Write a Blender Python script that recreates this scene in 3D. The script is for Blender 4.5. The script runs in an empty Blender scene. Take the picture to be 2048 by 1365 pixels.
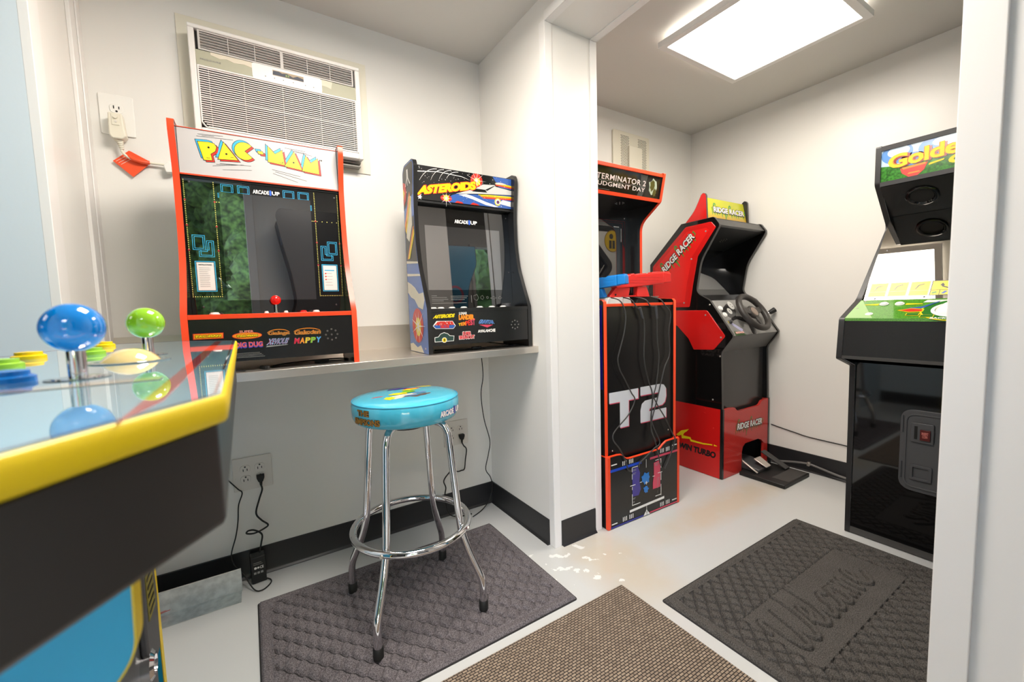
import bpy, bmesh, math, random
from mathutils import Vector, Matrix
random.seed(7)
PI = math.pi
scene = bpy.context.scene
COL = scene.collection
def lin(c):
    return tuple(((v/255)/12.92 if v/255 <= .04045 else ((v/255+.055)/1.055)**2.4) for v in c)

# ------------------------------------------------------------------ camera
cam_d = bpy.data.cameras.new('camera'); cam = bpy.data.objects.new('camera', cam_d); COL.objects.link(cam)
F_PX, YAW, PITCH, ROLL = 831.744, math.radians(57.6669), math.radians(4.5467), math.radians(-1.6407)
fwd = Vector((math.cos(YAW)*math.cos(PITCH), math.sin(YAW)*math.cos(PITCH), -math.sin(PITCH)))
rgt = Vector((math.sin(YAW), -math.cos(YAW), 0)); upv = rgt.cross(fwd)
r2 = rgt*math.cos(ROLL)+upv*math.sin(ROLL); u2 = -rgt*math.sin(ROLL)+upv*math.cos(ROLL)
cam.matrix_world = Matrix(((r2.x, u2.x, -fwd.x, 0), (r2.y, u2.y, -fwd.y, 0), (r2.z, u2.z, -fwd.z, 1.0), (0, 0, 0, 1)))
cam_d.sensor_width = 36; cam_d.sensor_fit = 'HORIZONTAL'; cam_d.lens = F_PX*36/2048
cam_d.clip_start = .02
cam_d.dof.use_dof = True; cam_d.dof.focus_distance = 1.55; cam_d.dof.aperture_fstop = 6.0
scene.camera = cam
# ------------------------------------------------------------------ view, sky, lamps
scene.view_settings.view_transform = 'Standard'; scene.view_settings.look = 'None'
scene.view_settings.exposure = 0.28; scene.view_settings.gamma = 1.0
scene.view_settings.use_curve_mapping = False
w = bpy.data.worlds.new('daylight'); scene.world = w; w.use_nodes = True
nt = w.node_tree; bg = nt.nodes['Background']
sky = nt.nodes.new('ShaderNodeTexSky'); sky.sky_type = 'NISHITA'; sky.sun_disc = False
sky.sun_elevation = math.radians(48); sky.sun_rotation = math.radians(200)
nt.links.new(sky.outputs[0], bg.inputs[0]); bg.inputs[1].default_value = 1.45
def area(name, loc, sx, sy, power, col, rot=(0, 0, 0)):
    l = bpy.data.lights.new(name, 'AREA'); l.shape = 'RECTANGLE'; l.size = sx; l.size_y = sy; l.energy = power; l.color = col
    o = bpy.data.objects.new(name, l); COL.objects.link(o); o.location = loc; o.rotation_euler = rot
    return o
P_MAIN, P_SIDE = 23.0, 10.5
area('panel_lamp', (1.89, .977, 2.112), .50, .50, P_SIDE, (1.0, .91, .80))
area('panel_lamp_front', (.38, .84, 2.112), .50, .50, P_MAIN, (1.0, .92, .83))
sun_d = bpy.data.lights.new('sun', 'SUN'); sun_d.energy = 2.2; sun_d.angle = .01; sun_d.color = (1.0, .97, .90)
sun_o = bpy.data.objects.new('sun', sun_d); COL.objects.link(sun_o); sun_o.rotation_euler = (math.radians(-42), 0, math.radians(20))   # shines away from the doorway, on to the trees

# ------------------------------------------------------------------ materials
MATS = {}
def mat(name, col=(128, 128, 128), rough=.5, metal=0.0, coat=0.0, spec=.5, bump=None, emit=None, noise=None, trans=0.0, ior=1.5):
    """bump=(scale, strength); noise=(scale, amount) varies the colour a little"""
    if name in MATS: return MATS[name]
    m = bpy.data.materials.new(name); m.use_nodes = True; n = m.node_tree; b = n.nodes['Principled BSDF']
    c = lin(col)+(1,)
    b.inputs['Base Color'].default_value = c; b.inputs['Roughness'].default_value = rough
    b.inputs['Metallic'].default_value = metal; b.inputs['Coat Weight'].default_value = coat
    b.inputs['Coat Roughness'].default_value = .03; b.inputs['IOR'].default_value = ior; b.inputs['Specular IOR Level'].default_value = spec
    if trans: b.inputs['Transmission Weight'].default_value = trans
    if emit: b.inputs['Emission Color'].default_value = lin(emit[0])+(1,); b.inputs['Emission Strength'].default_value = emit[1]
    if bump or noise:
        tc = n.nodes.new('ShaderNodeTexCoord')
    if noise:
        t = n.nodes.new('ShaderNodeTexNoise'); t.inputs['Scale'].default_value = noise[0]; t.inputs['Detail'].default_value = 5
        r = n.nodes.new('ShaderNodeValToRGB'); a = noise[1]
        r.color_ramp.elements[0].position = .35; r.color_ramp.elements[1].position = .65
        r.color_ramp.elements[0].color = tuple(v*(1-a) for v in c[:3])+(1,); r.color_ramp.elements[1].color = tuple(min(1, v*(1+a)) for v in c[:3])+(1,)
        n.links.new(tc.outputs['Object'], t.inputs[0]); n.links.new(t.outputs[0], r.inputs[0]); n.links.new(r.outputs[0], b.inputs['Base Color'])
    if bump:
        t = n.nodes.new('ShaderNodeTexNoise'); t.inputs['Scale'].default_value = bump[0]; t.inputs['Detail'].default_value = 4
        bp = n.nodes.new('ShaderNodeBump'); bp.inputs['Strength'].default_value = bump[1]; bp.inputs['Distance'].default_value = .002
        n.links.new(tc.outputs['Object'], t.inputs[0]); n.links.new(t.outputs[0], bp.inputs['Height']); n.links.new(bp.outputs[0], b.inputs['Normal'])
    MATS[name] = m; return m
wallm = mat('wall_paint', (233, 230, 224), .34, bump=(60, .12))
wallb = mat('wall_paint_daylight_tint', (214, 224, 230), .4, bump=(60, .1))  # left wall paint with the doorway's bluish daylight put into its colour
ceilm = mat('ceiling_paint', (214, 210, 203), .45, bump=(50, .1))
trimm = mat('trim_white', (238, 235, 231), .35)
basem = mat('baseboard_black', (34, 34, 36), .35, bump=(40, .1))
black = mat('black_laminate', (24, 23, 23), .16, bump=(900, .15))
blackg = mat('black_gloss', (14, 14, 15), .05)
blackm = mat('black_matte', (22, 22, 22), .5)
screen = mat('dark_screen', (34, 35, 38), .015, spec=1.0, ior=1.95)
bezel = mat('bezel_acrylic', (12, 12, 13), .015, ior=1.8)
redm = mat('red_edge', (240, 70, 30), .34)
red2 = mat('red_panel', (205, 28, 26), .12)
white = mat('white_plastic', (238, 236, 230), .3)
cream = mat('cream_plastic', (228, 222, 204), .4)
chrome = mat('chrome', (225, 225, 228), .05, 1.0)
steel = mat('brushed_steel', (216, 208, 198), .30, .9)
rubber = mat('black_rubber', (20, 20, 20), .6)
grey = mat('grey_plastic', (66, 66, 68), .4)
yel = mat('yellow_edge', (230, 198, 4), .34)
pyel = mat('print_yellow', (240, 210, 12), .35); pred = mat('print_red', (214, 48, 34), .3); pcyan = mat('print_cyan', (60, 172, 214), .3)
pblk = mat('print_black', (16, 16, 16), .3); pwht = mat('print_white', (238, 234, 228), .3); porg = mat('print_orange', (242, 140, 30), .3)
pblu = mat('print_blue', (52, 92, 168), .3); pgrn = mat('print_green', (62, 140, 50), .3); ppnk = mat('print_pink', (214, 70, 96), .3)
pnav = mat('print_navy', (44, 46, 140), .3); pgry = mat('print_grey', (150, 148, 144), .4)
lampw = mat('lamp_diffuser', (255, 255, 252), .5, emit=((255, 250, 242), 6.0))

# ------------------------------------------------------------------ helpers
def tag(o, label=None, cat=None, group=None, kind=None):
    if label: o['label'] = label
    if cat: o['category'] = cat
    if group: o['group'] = group
    if kind: o['kind'] = kind
    return o
def empty(name, loc, rz=0.0, label=None, cat=None, group=None):
    o = bpy.data.objects.new(name, None); COL.objects.link(o); o.location = loc; o.rotation_euler = (0, 0, rz)
    o.empty_display_size = .05
    return tag(o, label, cat, group)
def area2(p): return sum(p[i][0]*p[(i+1) % len(p)][1]-p[(i+1) % len(p)][0]*p[i][1] for i in range(len(p)))/2
def offs(p, d):
    """outline pushed outwards by d"""
    if area2(p) < 0: p = p[::-1]
    out = []
    for i in range(len(p)):
        a, b, c = Vector(p[i-1]), Vector(p[i]), Vector(p[(i+1) % len(p)])
        e, f = (b-a), (c-b)
        if e.length < 1e-9 or f.length < 1e-9: out.append(tuple(b)); continue
        e.normalize(); f.normalize(); n1, n2 = Vector((e.y, -e.x)), Vector((f.y, -f.x)); m = n1+n2
        if m.length < 1e-6: out.append(tuple(b+n1*d)); continue
        m.normalize(); k = max(.35, m.dot(n1)); out.append(tuple(b+m*(d/k)))
    return out
def rnd(p, rads, n=5):
    """round the corners of an outline; rads = one radius or {index: radius}"""
    out = []
    for i in range(len(p)):
        r = rads.get(i, 0) if isinstance(rads, dict) else rads
        b = Vector(p[i])
        if r <= 0: out.append(tuple(b)); continue
        a, c = Vector(p[i-1]), Vector(p[(i+1) % len(p)])
        e, f = (a-b), (c-b); t = min(r, e.length*.48, f.length*.48); e.normalize(); f.normalize()
        s, q = b+e*t, b+f*t
        for k in range(n+1):
            u = k/n; out.append(tuple(s*(1-u)**2+b*2*u*(1-u)+q*u*u))
    return out
def rrect(x0, x1, y0, y1, r, n=5): return rnd([(x0, y0), (x1, y0), (x1, y1), (x0, y1)], r, n)
def circ(cx, cy, r, n=20, ry=None, a0=0, a1=2*PI): return [(cx+r*math.cos(a0+(a1-a0)*k/n), cy+(ry or r)*math.sin(a0+(a1-a0)*k/n)) for k in range(n if a1-a0 >= 2*PI-1e-6 else n+1)]
def catm(pts, n=8):
    P = [Vector(p) for p in pts]; out = []
    for i in range(len(P)-1):
        a, b, c, d = P[max(i-1, 0)], P[i], P[i+1], P[min(i+2, len(P)-1)]
        for k in range(n):
            t = k/n; out.append(.5*((2*b)+(c-a)*t+(2*a-5*b+4*c-d)*t*t+(3*b-a-3*c+d)*t**3))
    out.append(P[-1]); return out
class MB:
    def __init__(s): s.bm = bmesh.new()
    def face(s, pts):
        return s.bm.faces.new([s.bm.verts.new(p) for p in pts])
    def box(s, x0, x1, y0, y1, z0, z1, M=None):
        v = [s.bm.verts.new((M @ Vector(p)) if M else p) for p in ((x0, y0, z0), (x1, y0, z0), (x1, y1, z0), (x0, y1, z0), (x0, y0, z1), (x1, y0, z1), (x1, y1, z1), (x0, y1, z1))]
        for f in ((0, 3, 2, 1), (4, 5, 6, 7), (0, 1, 5, 4), (1, 2, 6, 5), (2, 3, 7, 6), (3, 0, 4, 7)): s.bm.faces.new([v[i] for i in f])
        return s
    def prism(s, poly, O, U, V, t0, t1):
        """outline in the plane O+U*p+V*q, extruded along U x V from t0 to t1"""
        O, U, V = Vector(O), Vector(U).normalized(), Vector(V).normalized(); N = U.cross(V)
        if area2(poly) < 0: poly = poly[::-1]
        a = [s.bm.verts.new(O+U*p+V*q+N*t0) for p, q in poly]; b = [s.bm.verts.new(O+U*p+V*q+N*t1) for p, q in poly]
        s.bm.faces.new(a[::-1]); s.bm.faces.new(b); n = len(a)
        for i in range(n): s.bm.faces.new((a[i], a[(i+1) % n], b[(i+1) % n], b[i]))
        return s
    def ring(s, inner, outer, O, U, V, t0, t1):
        O, U, V = Vector(O), Vector(U).normalized(), Vector(V).normalized(); N = U.cross(V); n = len(inner)
        L = [[s.bm.verts.new(O+U*p+V*q+N*t) for p, q in poly] for poly, t in ((inner, t0), (outer, t0), (outer, t1), (inner, t1))]
        for i in range(n):
            j = (i+1) % n
            for k in range(4): s.bm.faces.new((L[k][i], L[k][j], L[(k+1) % 4][j], L[(k+1) % 4][i]))
        return s
    def lathe(s, prof, M=None, n=28):
        """profile of (radius, z) turned about z"""
        rings = []
        for r, z in prof:
            if r < 1e-6: rings.append([s.bm.verts.new((M @ Vector((0, 0, z))) if M else (0, 0, z))])
            else: rings.append([s.bm.verts.new((M @ Vector((r*math.cos(2*PI*k/n), r*math.sin(2*PI*k/n), z))) if M else (r*math.cos(2*PI*k/n), r*math.sin(2*PI*k/n), z)) for k in range(n)])
        for A, B in zip(rings, rings[1:]):
            for k in range(n):
                l = (k+1) % n
                q = [A[k % len(A)], A[l % len(A)], B[l % len(B)], B[k % len(B)]]
                u = []
                for v in q:
                    if v not in u: u.append(v)
                if len(u) > 2: s.bm.faces.new(u)
        return s
    def cyl(s, p0, p1, r0, r1=None, n=16):
        p0, p1 = Vector(p0), Vector(p1); d = p1-p0; M = Matrix.Translation(p0) @ d.to_track_quat('Z', 'Y').to_matrix().to_4x4()
        r1 = r0 if r1 is None else r1
        return s.lathe([(0, 0), (r0, 0), (r1, d.length), (0, d.length)], M, n)
    def tube(s, path, r, n=10, closed=False, cap=True):
        P = [Vector(p) for p in path]; m = len(P); rings = []; up = None
        for i in range(m):
            a = P[i-1] if (i or closed) else P[i]; b = P[(i+1) % m] if (i < m-1 or closed) else P[i]
            t = (b-a).normalized()
            if up is None: up = t.orthogonal().normalized()
            else: up = (up-t*up.dot(t)).normalized()
            bi = t.cross(up); rr = r[i] if isinstance(r, (list, tuple)) else r
            rings.append([s.bm.verts.new(P[i]+(up*math.cos(2*PI*k/n)+bi*math.sin(2*PI*k/n))*rr) for k in range(n)])
        for i in range(m if closed else m-1):
            A, B = rings[i], rings[(i+1) % m]
            for k in range(n): s.bm.faces.new((A[k], A[(k+1) % n], B[(k+1) % n], B[k]))
        if cap and not closed: s.bm.faces.new(rings[0][::-1]); s.bm.faces.new(rings[-1])
        return s
    def build(s, name, m, parent=None, bevel=0, smooth=True, ang=35, label=None, seg=2):
        bmesh.ops.recalc_face_normals(s.bm, faces=s.bm.faces)
        me = bpy.data.meshes.new(name); s.bm.to_mesh(me); s.bm.free(); me.materials.append(m)
        if smooth:
            for p in me.polygons: p.use_smooth = True
            me.set_sharp_from_angle(angle=math.radians(ang))
        o = bpy.data.objects.new(name, me); COL.objects.link(o)
        if parent is not None: o.parent = parent
        if bevel:
            b = o.modifiers.new('bevel', 'BEVEL'); b.width = bevel; b.segments = seg; b.limit_method = 'ANGLE'; b.angle_limit = math.radians(40)
        if label: o['label'] = label
        return o
X, Y, Z = (1, 0, 0), (0, 1, 0), (0, 0, 1)
class PL:
    """a flat face of a thing: origin, right, up"""
    def __init__(s, O, U, V): s.O, s.U, s.V = Vector(O), Vector(U).normalized(), Vector(V).normalized(); s.N = s.U.cross(s.V)
    def m(s, polys, t0=.0, t=.0006):
        b = MB()
        for p in polys: b.prism(p, s.O, s.U, s.V, t0, t0+t)
        return b
    def pt(s, p, q, t=0): return s.O+s.U*p+s.V*q+s.N*t
def front(d0, z0, d1, z1, u0=0): return PL((u0, d0, z0), (1, 0, 0), (0, d1-d0, z1-z0))
_txt = {}
def glyphs(text, bold=0.0, sp=1.0, align='LEFT'):
    k = (text, bold, sp, align)
    if k in _txt: return _txt[k]
    cu = bpy.data.curves.new('t', 'FONT'); cu.body = text; cu.size = 1; cu.offset = bold; cu.space_character = sp; cu.align_x = align; cu.resolution_u = 3; cu.space_line = .82
    o = bpy.data.objects.new('t', cu); COL.objects.link(o); bpy.context.view_layer.update()
    me = bpy.data.meshes.new_from_object(o.evaluated_get(bpy.context.evaluated_depsgraph_get()))
    vs = [v.co.copy() for v in me.vertices]; fs = [tuple(p.vertices) for p in me.polygons]
    bpy.data.objects.remove(o); bpy.data.curves.remove(cu); bpy.data.meshes.remove(me)
    x0, x1 = min(v.x for v in vs), max(v.x for v in vs); y0, y1 = min(v.y for v in vs), max(v.y for v in vs)
    _txt[k] = ([((v.x-x0)/(x1-x0), (v.y-y0)/(y1-y0)) for v in vs], fs); return _txt[k]
def lettering(name, text, pl, corners, m, parent, off=.0012, bold=.02, shear=0, sp=1.0, align='LEFT', grow=0, label=None):
    """writing fitted in the quad corners = (lower left, lower right, upper right, upper left) of the face pl; built as thin print"""
    if len(corners) == 4 and not isinstance(corners[0], tuple):
        a, b, c, d = corners; corners = ((a, c), (b, c), (b, d), (a, d))
    vs, fs = glyphs(text, bold, sp, align); q = [Vector(c) for c in corners]
    if grow:
        ce = (q[0]+q[1]+q[2]+q[3])/4
    me = bpy.data.meshes.new(name); V3 = []
    for u, v in vs:
        p = q[0]*(1-u)*(1-v)+q[1]*u*(1-v)+q[2]*u*v+q[3]*(1-u)*v
        p = p+Vector((shear*v*(q[3]-q[0]).length, 0))
        V3.append(pl.pt(p.x, p.y, off))
    me.from_pydata([tuple(v) for v in V3], [], fs); me.materials.append(m)
    # thin body under the print
    o = bpy.data.objects.new(name, me); COL.objects.link(o); o.parent = parent
    s = o.modifiers.new('thickness', 'SOLIDIFY'); s.thickness = .0004; s.offset = 0
    if label: o['label'] = label
    return o
def side_panels(root, prof, half, th, m_side, m_edge, names=('side_panel', 'edge_trim'), out=.0012, lab=None):
    """two profile boards with a coloured edge strip each; prof in (depth, height)"""
    for s in (-1, 1):
        x0, x1 = (s*half, s*(half-th)); a, b = min(x0, x1), max(x0, x1)
        p = MB().prism(prof, (0, 0, 0), Y, Z, a+.0006, b-.0006).build(names[0], m_side, root)
        MB().ring(prof if area2(prof) > 0 else prof[::-1], offs(prof, out), (0, 0, 0), Y, Z, a, b).build(names[1], m_edge, p, ang=50, label=lab)
def keep(o, parent):
    o.parent = parent; o.matrix_parent_inverse = (Matrix.Translation(parent.location) @ Matrix.Rotation(parent.rotation_euler.z, 4, 'Z')).inverted(); return o
def cord(name, pts, r, m, label, cat='cord', group=None, n=8, parent=None):
    o = MB().tube(catm(pts, n), r, 8).build(name, m, None, ang=80)
    if parent is not None: keep(o, parent)
    if parent is None: tag(o, label, cat, group)
    return o

# ================================================================== the room
def slab(name, x0, x1, y0, y1, z0, z1, m, bevel=0, parent=None):
    o = MB().box(x0, x1, y0, y1, z0, z1).build(name, m, parent, bevel, smooth=False)
    if parent is None: tag(o, kind='structure')
    return o
# painted floor: pale grey paint, worn brownish patch in the doorway, chipped white spots
fm = mat('floor_paint', (196, 197, 195), .22, coat=.15); n = fm.node_tree; b = n.nodes['Principled BSDF']
tc = n.nodes.new('ShaderNodeTexCoord'); ge = n.nodes.new('ShaderNodeNewGeometry'); sep = n.nodes.new('ShaderNodeSeparateXYZ'); n.links.new(ge.outputs['Position'], sep.inputs[0])
def fmath(op, a, c=None, v=None):
    k = n.nodes.new('ShaderNodeMath'); k.operation = op
    n.links.new(a, k.inputs[0])
    if c is not None: n.links.new(c, k.inputs[1])
    elif v is not None: k.inputs[1].default_value = v
    return k.outputs[0]
def fnoise(sc, det=6):
    k = n.nodes.new('ShaderNodeTexNoise'); k.inputs['Scale'].default_value = sc; k.inputs['Detail'].default_value = det
    n.links.new(tc.outputs['Object'], k.inputs[0]); return k.outputs[0]
def blob(cx, cy, rx, ry):
    a = fmath('MULTIPLY', fmath('SUBTRACT', sep.outputs[0], v=cx), v=1/rx); c = fmath('MULTIPLY', fmath('SUBTRACT', sep.outputs[1], v=cy), v=1/ry)
    d = fmath('SQRT', fmath('ADD', fmath('MULTIPLY', a, a), fmath('MULTIPLY', c, c)))
    return fmath('SUBTRACT', fmath('MULTIPLY', d, v=-1.0), v=-1.0)
def mixc(fac, a, bcol):
    k = n.nodes.new('ShaderNodeMix'); k.data_type = 'RGBA'; n.links.new(fac, k.inputs[0])
    if isinstance(a, tuple): k.inputs[6].default_value = lin(a)+(1,)
    else: n.links.new(a, k.inputs[6])
    k.inputs[7].default_value = lin(bcol)+(1,); return k.outputs[2]
st = fmath('MINIMUM', fmath('MAXIMUM', fmath('MULTIPLY', fmath('MAXIMUM', blob(1.15, 1.10, .20, .34), blob(1.95, 1.12, .75, .12)), fnoise(9)), v=0), v=.9)
st = fmath('MULTIPLY', st, v=2.2); st = fmath('MINIMUM', st, v=.75)
c1 = mixc(st, (200, 201, 199), (200, 187, 166))
ch = fmath('GREATER_THAN', fmath('ADD', fmath('MULTIPLY', blob(.98, 1.17, .26, .15), v=.13), fnoise(17, 9)), v=.668)
c2 = mixc(fmath('MULTIPLY', ch, v=.85), c1, (236, 236, 232)); n.links.new(c2, b.inputs['Base Color'])
bp = n.nodes.new('ShaderNodeBump'); bp.inputs['Strength'].default_value = .05; n.links.new(fnoise(22, 3), bp.inputs['Height']); n.links.new(bp.outputs[0], b.inputs['Normal'])
slab('floor', -1.0, 2.8, -.9, 2.0, -.05, 0, fm)
slab('ceiling', -1.0, 2.8, -.9, 2.0, 2.169, 2.22, ceilm)
YB, YB2, XR, XP, XP2, YP = 1.838, 1.853, 2.703, 1.017, 1.275, 1.3145
slab('wall_back', -.386, 1.10, YB, 2.0, 0, 2.169, wallm)
slab('wall_back_right', 1.20, XR+.1, YB2, 2.0, 0, 2.169, wallm)
slab('wall_left_alcove', -1.0, -.385, 1.462, 2.0, 0, 2.169, wallm)
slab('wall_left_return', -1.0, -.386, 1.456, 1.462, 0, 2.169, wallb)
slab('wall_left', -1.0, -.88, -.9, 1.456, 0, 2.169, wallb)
slab('wall_partition', XP, XP2, YP, 2.0, 0, 2.169, wallm)
slab('wall_partition_front', XP, XP2, -.9, .2025, 0, 2.169, trimm)
slab('wall_header', XP, XP2, .2025, YP, 2.076, 2.169, wallm)
slab('wall_right', XR, XR+.1, -.9, 1.853, 0, 2.169, wallm)
# front wall with an open doorway and a window
slab('wall_front_left', -.88, -.70, -.9, -.80, 0, 2.169, wallm)
slab('wall_front_middle', -.06, XP, -.9, -.80, 0, 2.169, wallm)
slab('wall_front_top', -.70, -.06, -.9, -.80, 2.03, 2.169, wallm)
slab('wall_front_right', XP2, 1.92, -.9, -.80, 0, 2.169, wallm)
slab('wall_front_corner', 2.34, XR, -.9, -.80, 0, 2.169, wallm)
slab('wall_front_sill', 1.92, 2.34, -.9, -.80, 0, .95, wallm)
slab('wall_front_lintel', 1.92, 2.34, -.9, -.80, 1.95, 2.169, wallm)
wf = tag(MB().ring([(1.95, .98), (2.31, .98), (2.31, 1.92), (1.95, 1.92)], [(1.92, .95), (2.34, .95), (2.34, 1.95), (1.92, 1.95)], (0, -.80, 0), X, Z, -.03, .06).build('window_1', trimm), kind='structure')
glass = mat('window_glass', (235, 242, 242), .01, trans=1.0)
MB().box(1.95, 2.31, -.85, -.845, .98, 1.92).build('window_pane', glass, wf)
for nm, x0, x1, z0, z1 in (('trim_1', -.76, -.70, 0, 2.09), ('trim_2', -.06, .00, 0, 2.09), ('trim_3', -.76, .00, 2.03, 2.09)):
    slab(nm, x0, x1, -.80, -.785, z0, z1, trimm, .003)
# corner guards round the opening
def guard(name, polys):
    m_ = MB()
    for q in polys: m_.box(*q)
    return tag(m_.build(name, trimm, None, .0015, smooth=False), kind='structure')
t = .004
guard('trim_4', [(XP-t, XP+.03, YP-t, YP, 0, 2.076), (XP-t, XP, YP, YP+.032, 0, 2.079)])
guard('trim_5', [(XP2-.032, XP2+t, YP-t, YP, 0, 2.076), (XP2, XP2+t, YP, YP+.03, 0, 2.079)])
guard('trim_6', [(XP-t, XP, .20, YP, 2.072, 2.106), (XP, XP+.03, .2025, YP-t, 2.072, 2.076)])
guard('trim_7', [(XP2, XP2+t, .20, YP, 2.072, 2.106), (XP2-.03, XP2, .2025, YP-t, 2.072, 2.076)])
guard('trim_8', [(XP-.010, XP, .153, .2025, 0, 2.169)])
guard('trim_9', [(-.385, -.375, 1.752, YB, 0, 2.169), (-.375, -.371, 1.80, YB, 0, 2.169)])
guard('trim_10', [(-.40, -.381, 1.4555, 1.52, 0, 2.169)])
guard('trim_11', [(XP-.003, XP, -.9, .095, 0, 2.169)])
def baseboard(name, p0, p1, nrm, h=.107):
    """coved rubber base from p0 to p1, standing out along nrm"""
    p0, p1, nn = Vector(p0+(0,)), Vector(p1+(0,)), Vector(nrm+(0,)); U = nn; V = Vector(Z); L = (p1-p0)
    prof = [(0, 0), (.016, 0), (.014, .003), (.007, .009), (.0045, .02), (.0045, h-.002), (.003, h), (0, h)]
    m_ = MB(); a = [m_.bm.verts.new(p0+U*x+V*z) for x, z in prof]; c = [m_.bm.verts.new(p1+U*x+V*z) for x, z in prof]
    m_.bm.faces.new(a); m_.bm.faces.new(c[::-1])
    for i in range(len(a)): j = (i+1) % len(a); m_.bm.faces.new((a[i], a[j], c[j], c[i]))
    return tag(m_.build(name, basem), kind='structure')
baseboard('baseboard_back', (-.37, YB), (XP, YB), (0, -1))
baseboard('baseboard_partition', (XP, YB), (XP, YP+.032), (-1, 0))
baseboard('baseboard_partition_end', (XP+.034, YP), (XP2-.034, YP), (0, -1))
baseboard('baseboard_back_right', (XP2, YB2), (XR, YB2), (0, -1))
baseboard('baseboard_right', (XR, YB2), (XR, -.8), (-1, 0))
baseboard('baseboard_left', (-.88, 1.45), (-.88, -.8), (1, 0))
# outside: paved ground and trees seen only in reflections
slab('ground', -5, 7, -9, -.9, -.08, -.02, mat('outdoor_paving', (150, 150, 146), .8, noise=(6, .2)))
leaf = mat('tree_leaves', (96, 128, 58), .7, noise=(16, .7), bump=(24, 1.0)); barkm = mat('tree_bark', (96, 78, 62), .9, noise=(14, .3))
for i, (tx, ty, th) in enumerate(((-2.0, -6.4, 5.4), (.15, -4.1, 4.6), (3.6, -4.9, 3.8))):
    t_ = empty('tree', (tx, ty, -.03), i*1.3, ('round green tree outside the open doorway, left of the three', 'tallest green tree straight outside the open doorway', 'green tree outside the small front window')[i], 'tree')
    MB().cyl((0, 0, 0), (0, 0, th*.5), .09, .05, 10).build('trunk', barkm, t_)
    m_ = MB(); rr = random.Random(i)
    for k in range(70):
        c_ = Vector((rr.uniform(-1.2, 1.2), rr.uniform(-.5, .5), th*.5+rr.uniform(-1.7, 1.7))); r_ = rr.uniform(.25, .45)
        M_ = Matrix.Translation(c_) @ Matrix.Scale(r_, 4); bm2 = bmesh.ops.create_icosphere(m_.bm, subdivisions=3, radius=1, matrix=M_)
        for v in bm2['verts']: v.co += (v.co-c_).normalized()*rr.uniform(-.09, .09)
    m_.build('foliage', leaf, t_, ang=180)

# ------------------------------------------------------------------ ceiling lights
def ceiling_light(x0, x1, y0, y1, label):
    cx, cy = (x0+x1)/2, (y0+y1)/2; t_ = empty('ceiling_light', (cx, cy, 2.169), 0, label, 'ceiling light', None)
    hx, hy = (x1-x0)/2, (y1-y0)/2
    MB().box(-hx+.05, hx-.05, -hy+.05, hy-.05, -.03, 0).build('housing', trimm, t_, .003)
    m_ = MB().ring(rrect(-hx+.028, hx-.028, -hy+.028, hy-.028, .001, 1), rrect(-hx, hx, -hy, hy, .001, 1), (0, 0, 0), X, Y, -.052, -.028)
    m_.build('frame', trimm, t_, .002)
    MB().box(-hx+.027, hx-.027, -hy+.027, hy-.027, -.048, -.040).build('diffuser', lampw, t_)
ceiling_light(1.60, 2.185, .688, 1.262, 'square white ceiling panel light glowing in the right-hand room')
ceiling_light(.09, .67, .55, 1.13, 'square white ceiling panel light over the near room, above the counter stool')

# ================================================================== countertop shelf
sh = empty('counter_shelf', (.31, YB, 0), 0, 'long stainless steel wall shelf carrying the two small arcade cabinets', 'shelf')
SZ, SF = .838, 1.402
x0, x1 = -.371-.31, XP-.31; f = SF-YB
MB().box(x0, x1-.001, f, -.001, SZ-.003, SZ).build('shelf_top', steel, sh)
MB().box(x0, x1-.001, f-.002, f, SZ-.026, SZ).build('front_lip', steel, sh, .0008)
MB().box(x0, x1-.001, -.003, -.0005, SZ, SZ+.102).build('backsplash', mat('splash_steel', (222, 214, 202), .42, .6), sh)
MB().box(x1-.0035, x1-.001, f+.035, -.003, SZ, SZ+.102).build('side_splash', MATS['splash_steel'], sh)

# ================================================================== small arcade cabinets
ARC = 'ARCADE'
def maker_logo(pl, x0, x1, y0, y1, par):
    w_ = x1-x0
    lettering('maker_lettering', 'ARCADE', pl, (x0, x0+w_*.60, y0, y1), pwht, par, .0012, .035)
    lettering('maker_numeral', '1', pl, (x0+w_*.615, x0+w_*.68, y0-.002, y1+.002), mat('print_bright_blue', (58, 104, 214), .3), par, .0012, .05)
    lettering('maker_suffix', 'UP', pl, (x0+w_*.70, x1, y0, y1), pwht, par, .0012, .035)
def push_button(pl, p, q, r, m, par, h=.006, nm='button'):
    o = pl.pt(p, q); M = Matrix.Translation(o) @ pl.N.to_track_quat('Z', 'Y').to_matrix().to_4x4()
    return MB().lathe([(0, 0), (r, 0), (r, h*.45), (r*.86, h*.6), (r*.80, h*.6), (r*.78, h), (0, h*1.12)], M, 24).build(nm, m, par)
def joystick(pl, p, q, rb, h, m, par, rs=.004):
    o = pl.pt(p, q); M = Matrix.Translation(o) @ pl.N.to_track_quat('Z', 'Y').to_matrix().to_4x4()
    s_ = MB().lathe([(0, 0), (rs*2.6, 0), (rs*2.6, .0012), (rs, .002), (rs, h), (0, h)], M, 20).build('joystick_shaft', chrome, par)
    MB().lathe([(rb*math.sin(PI*k/22), h-rb*math.cos(PI*k/22)) for k in range(23)], M, 36).build('joystick_ball', m, s_, ang=180)
def screws(pl, pts, par, r=.0035, m=None):
    for p, q in pts:
        M = Matrix.Translation(pl.pt(p, q)) @ pl.N.to_track_quat('Z', 'Y').to_matrix().to_4x4()
        MB().lathe([(0, 0), (r, 0), (r*.8, .0012), (0, .0018)], M, 12).build('screw', m or steel, par)
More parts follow.
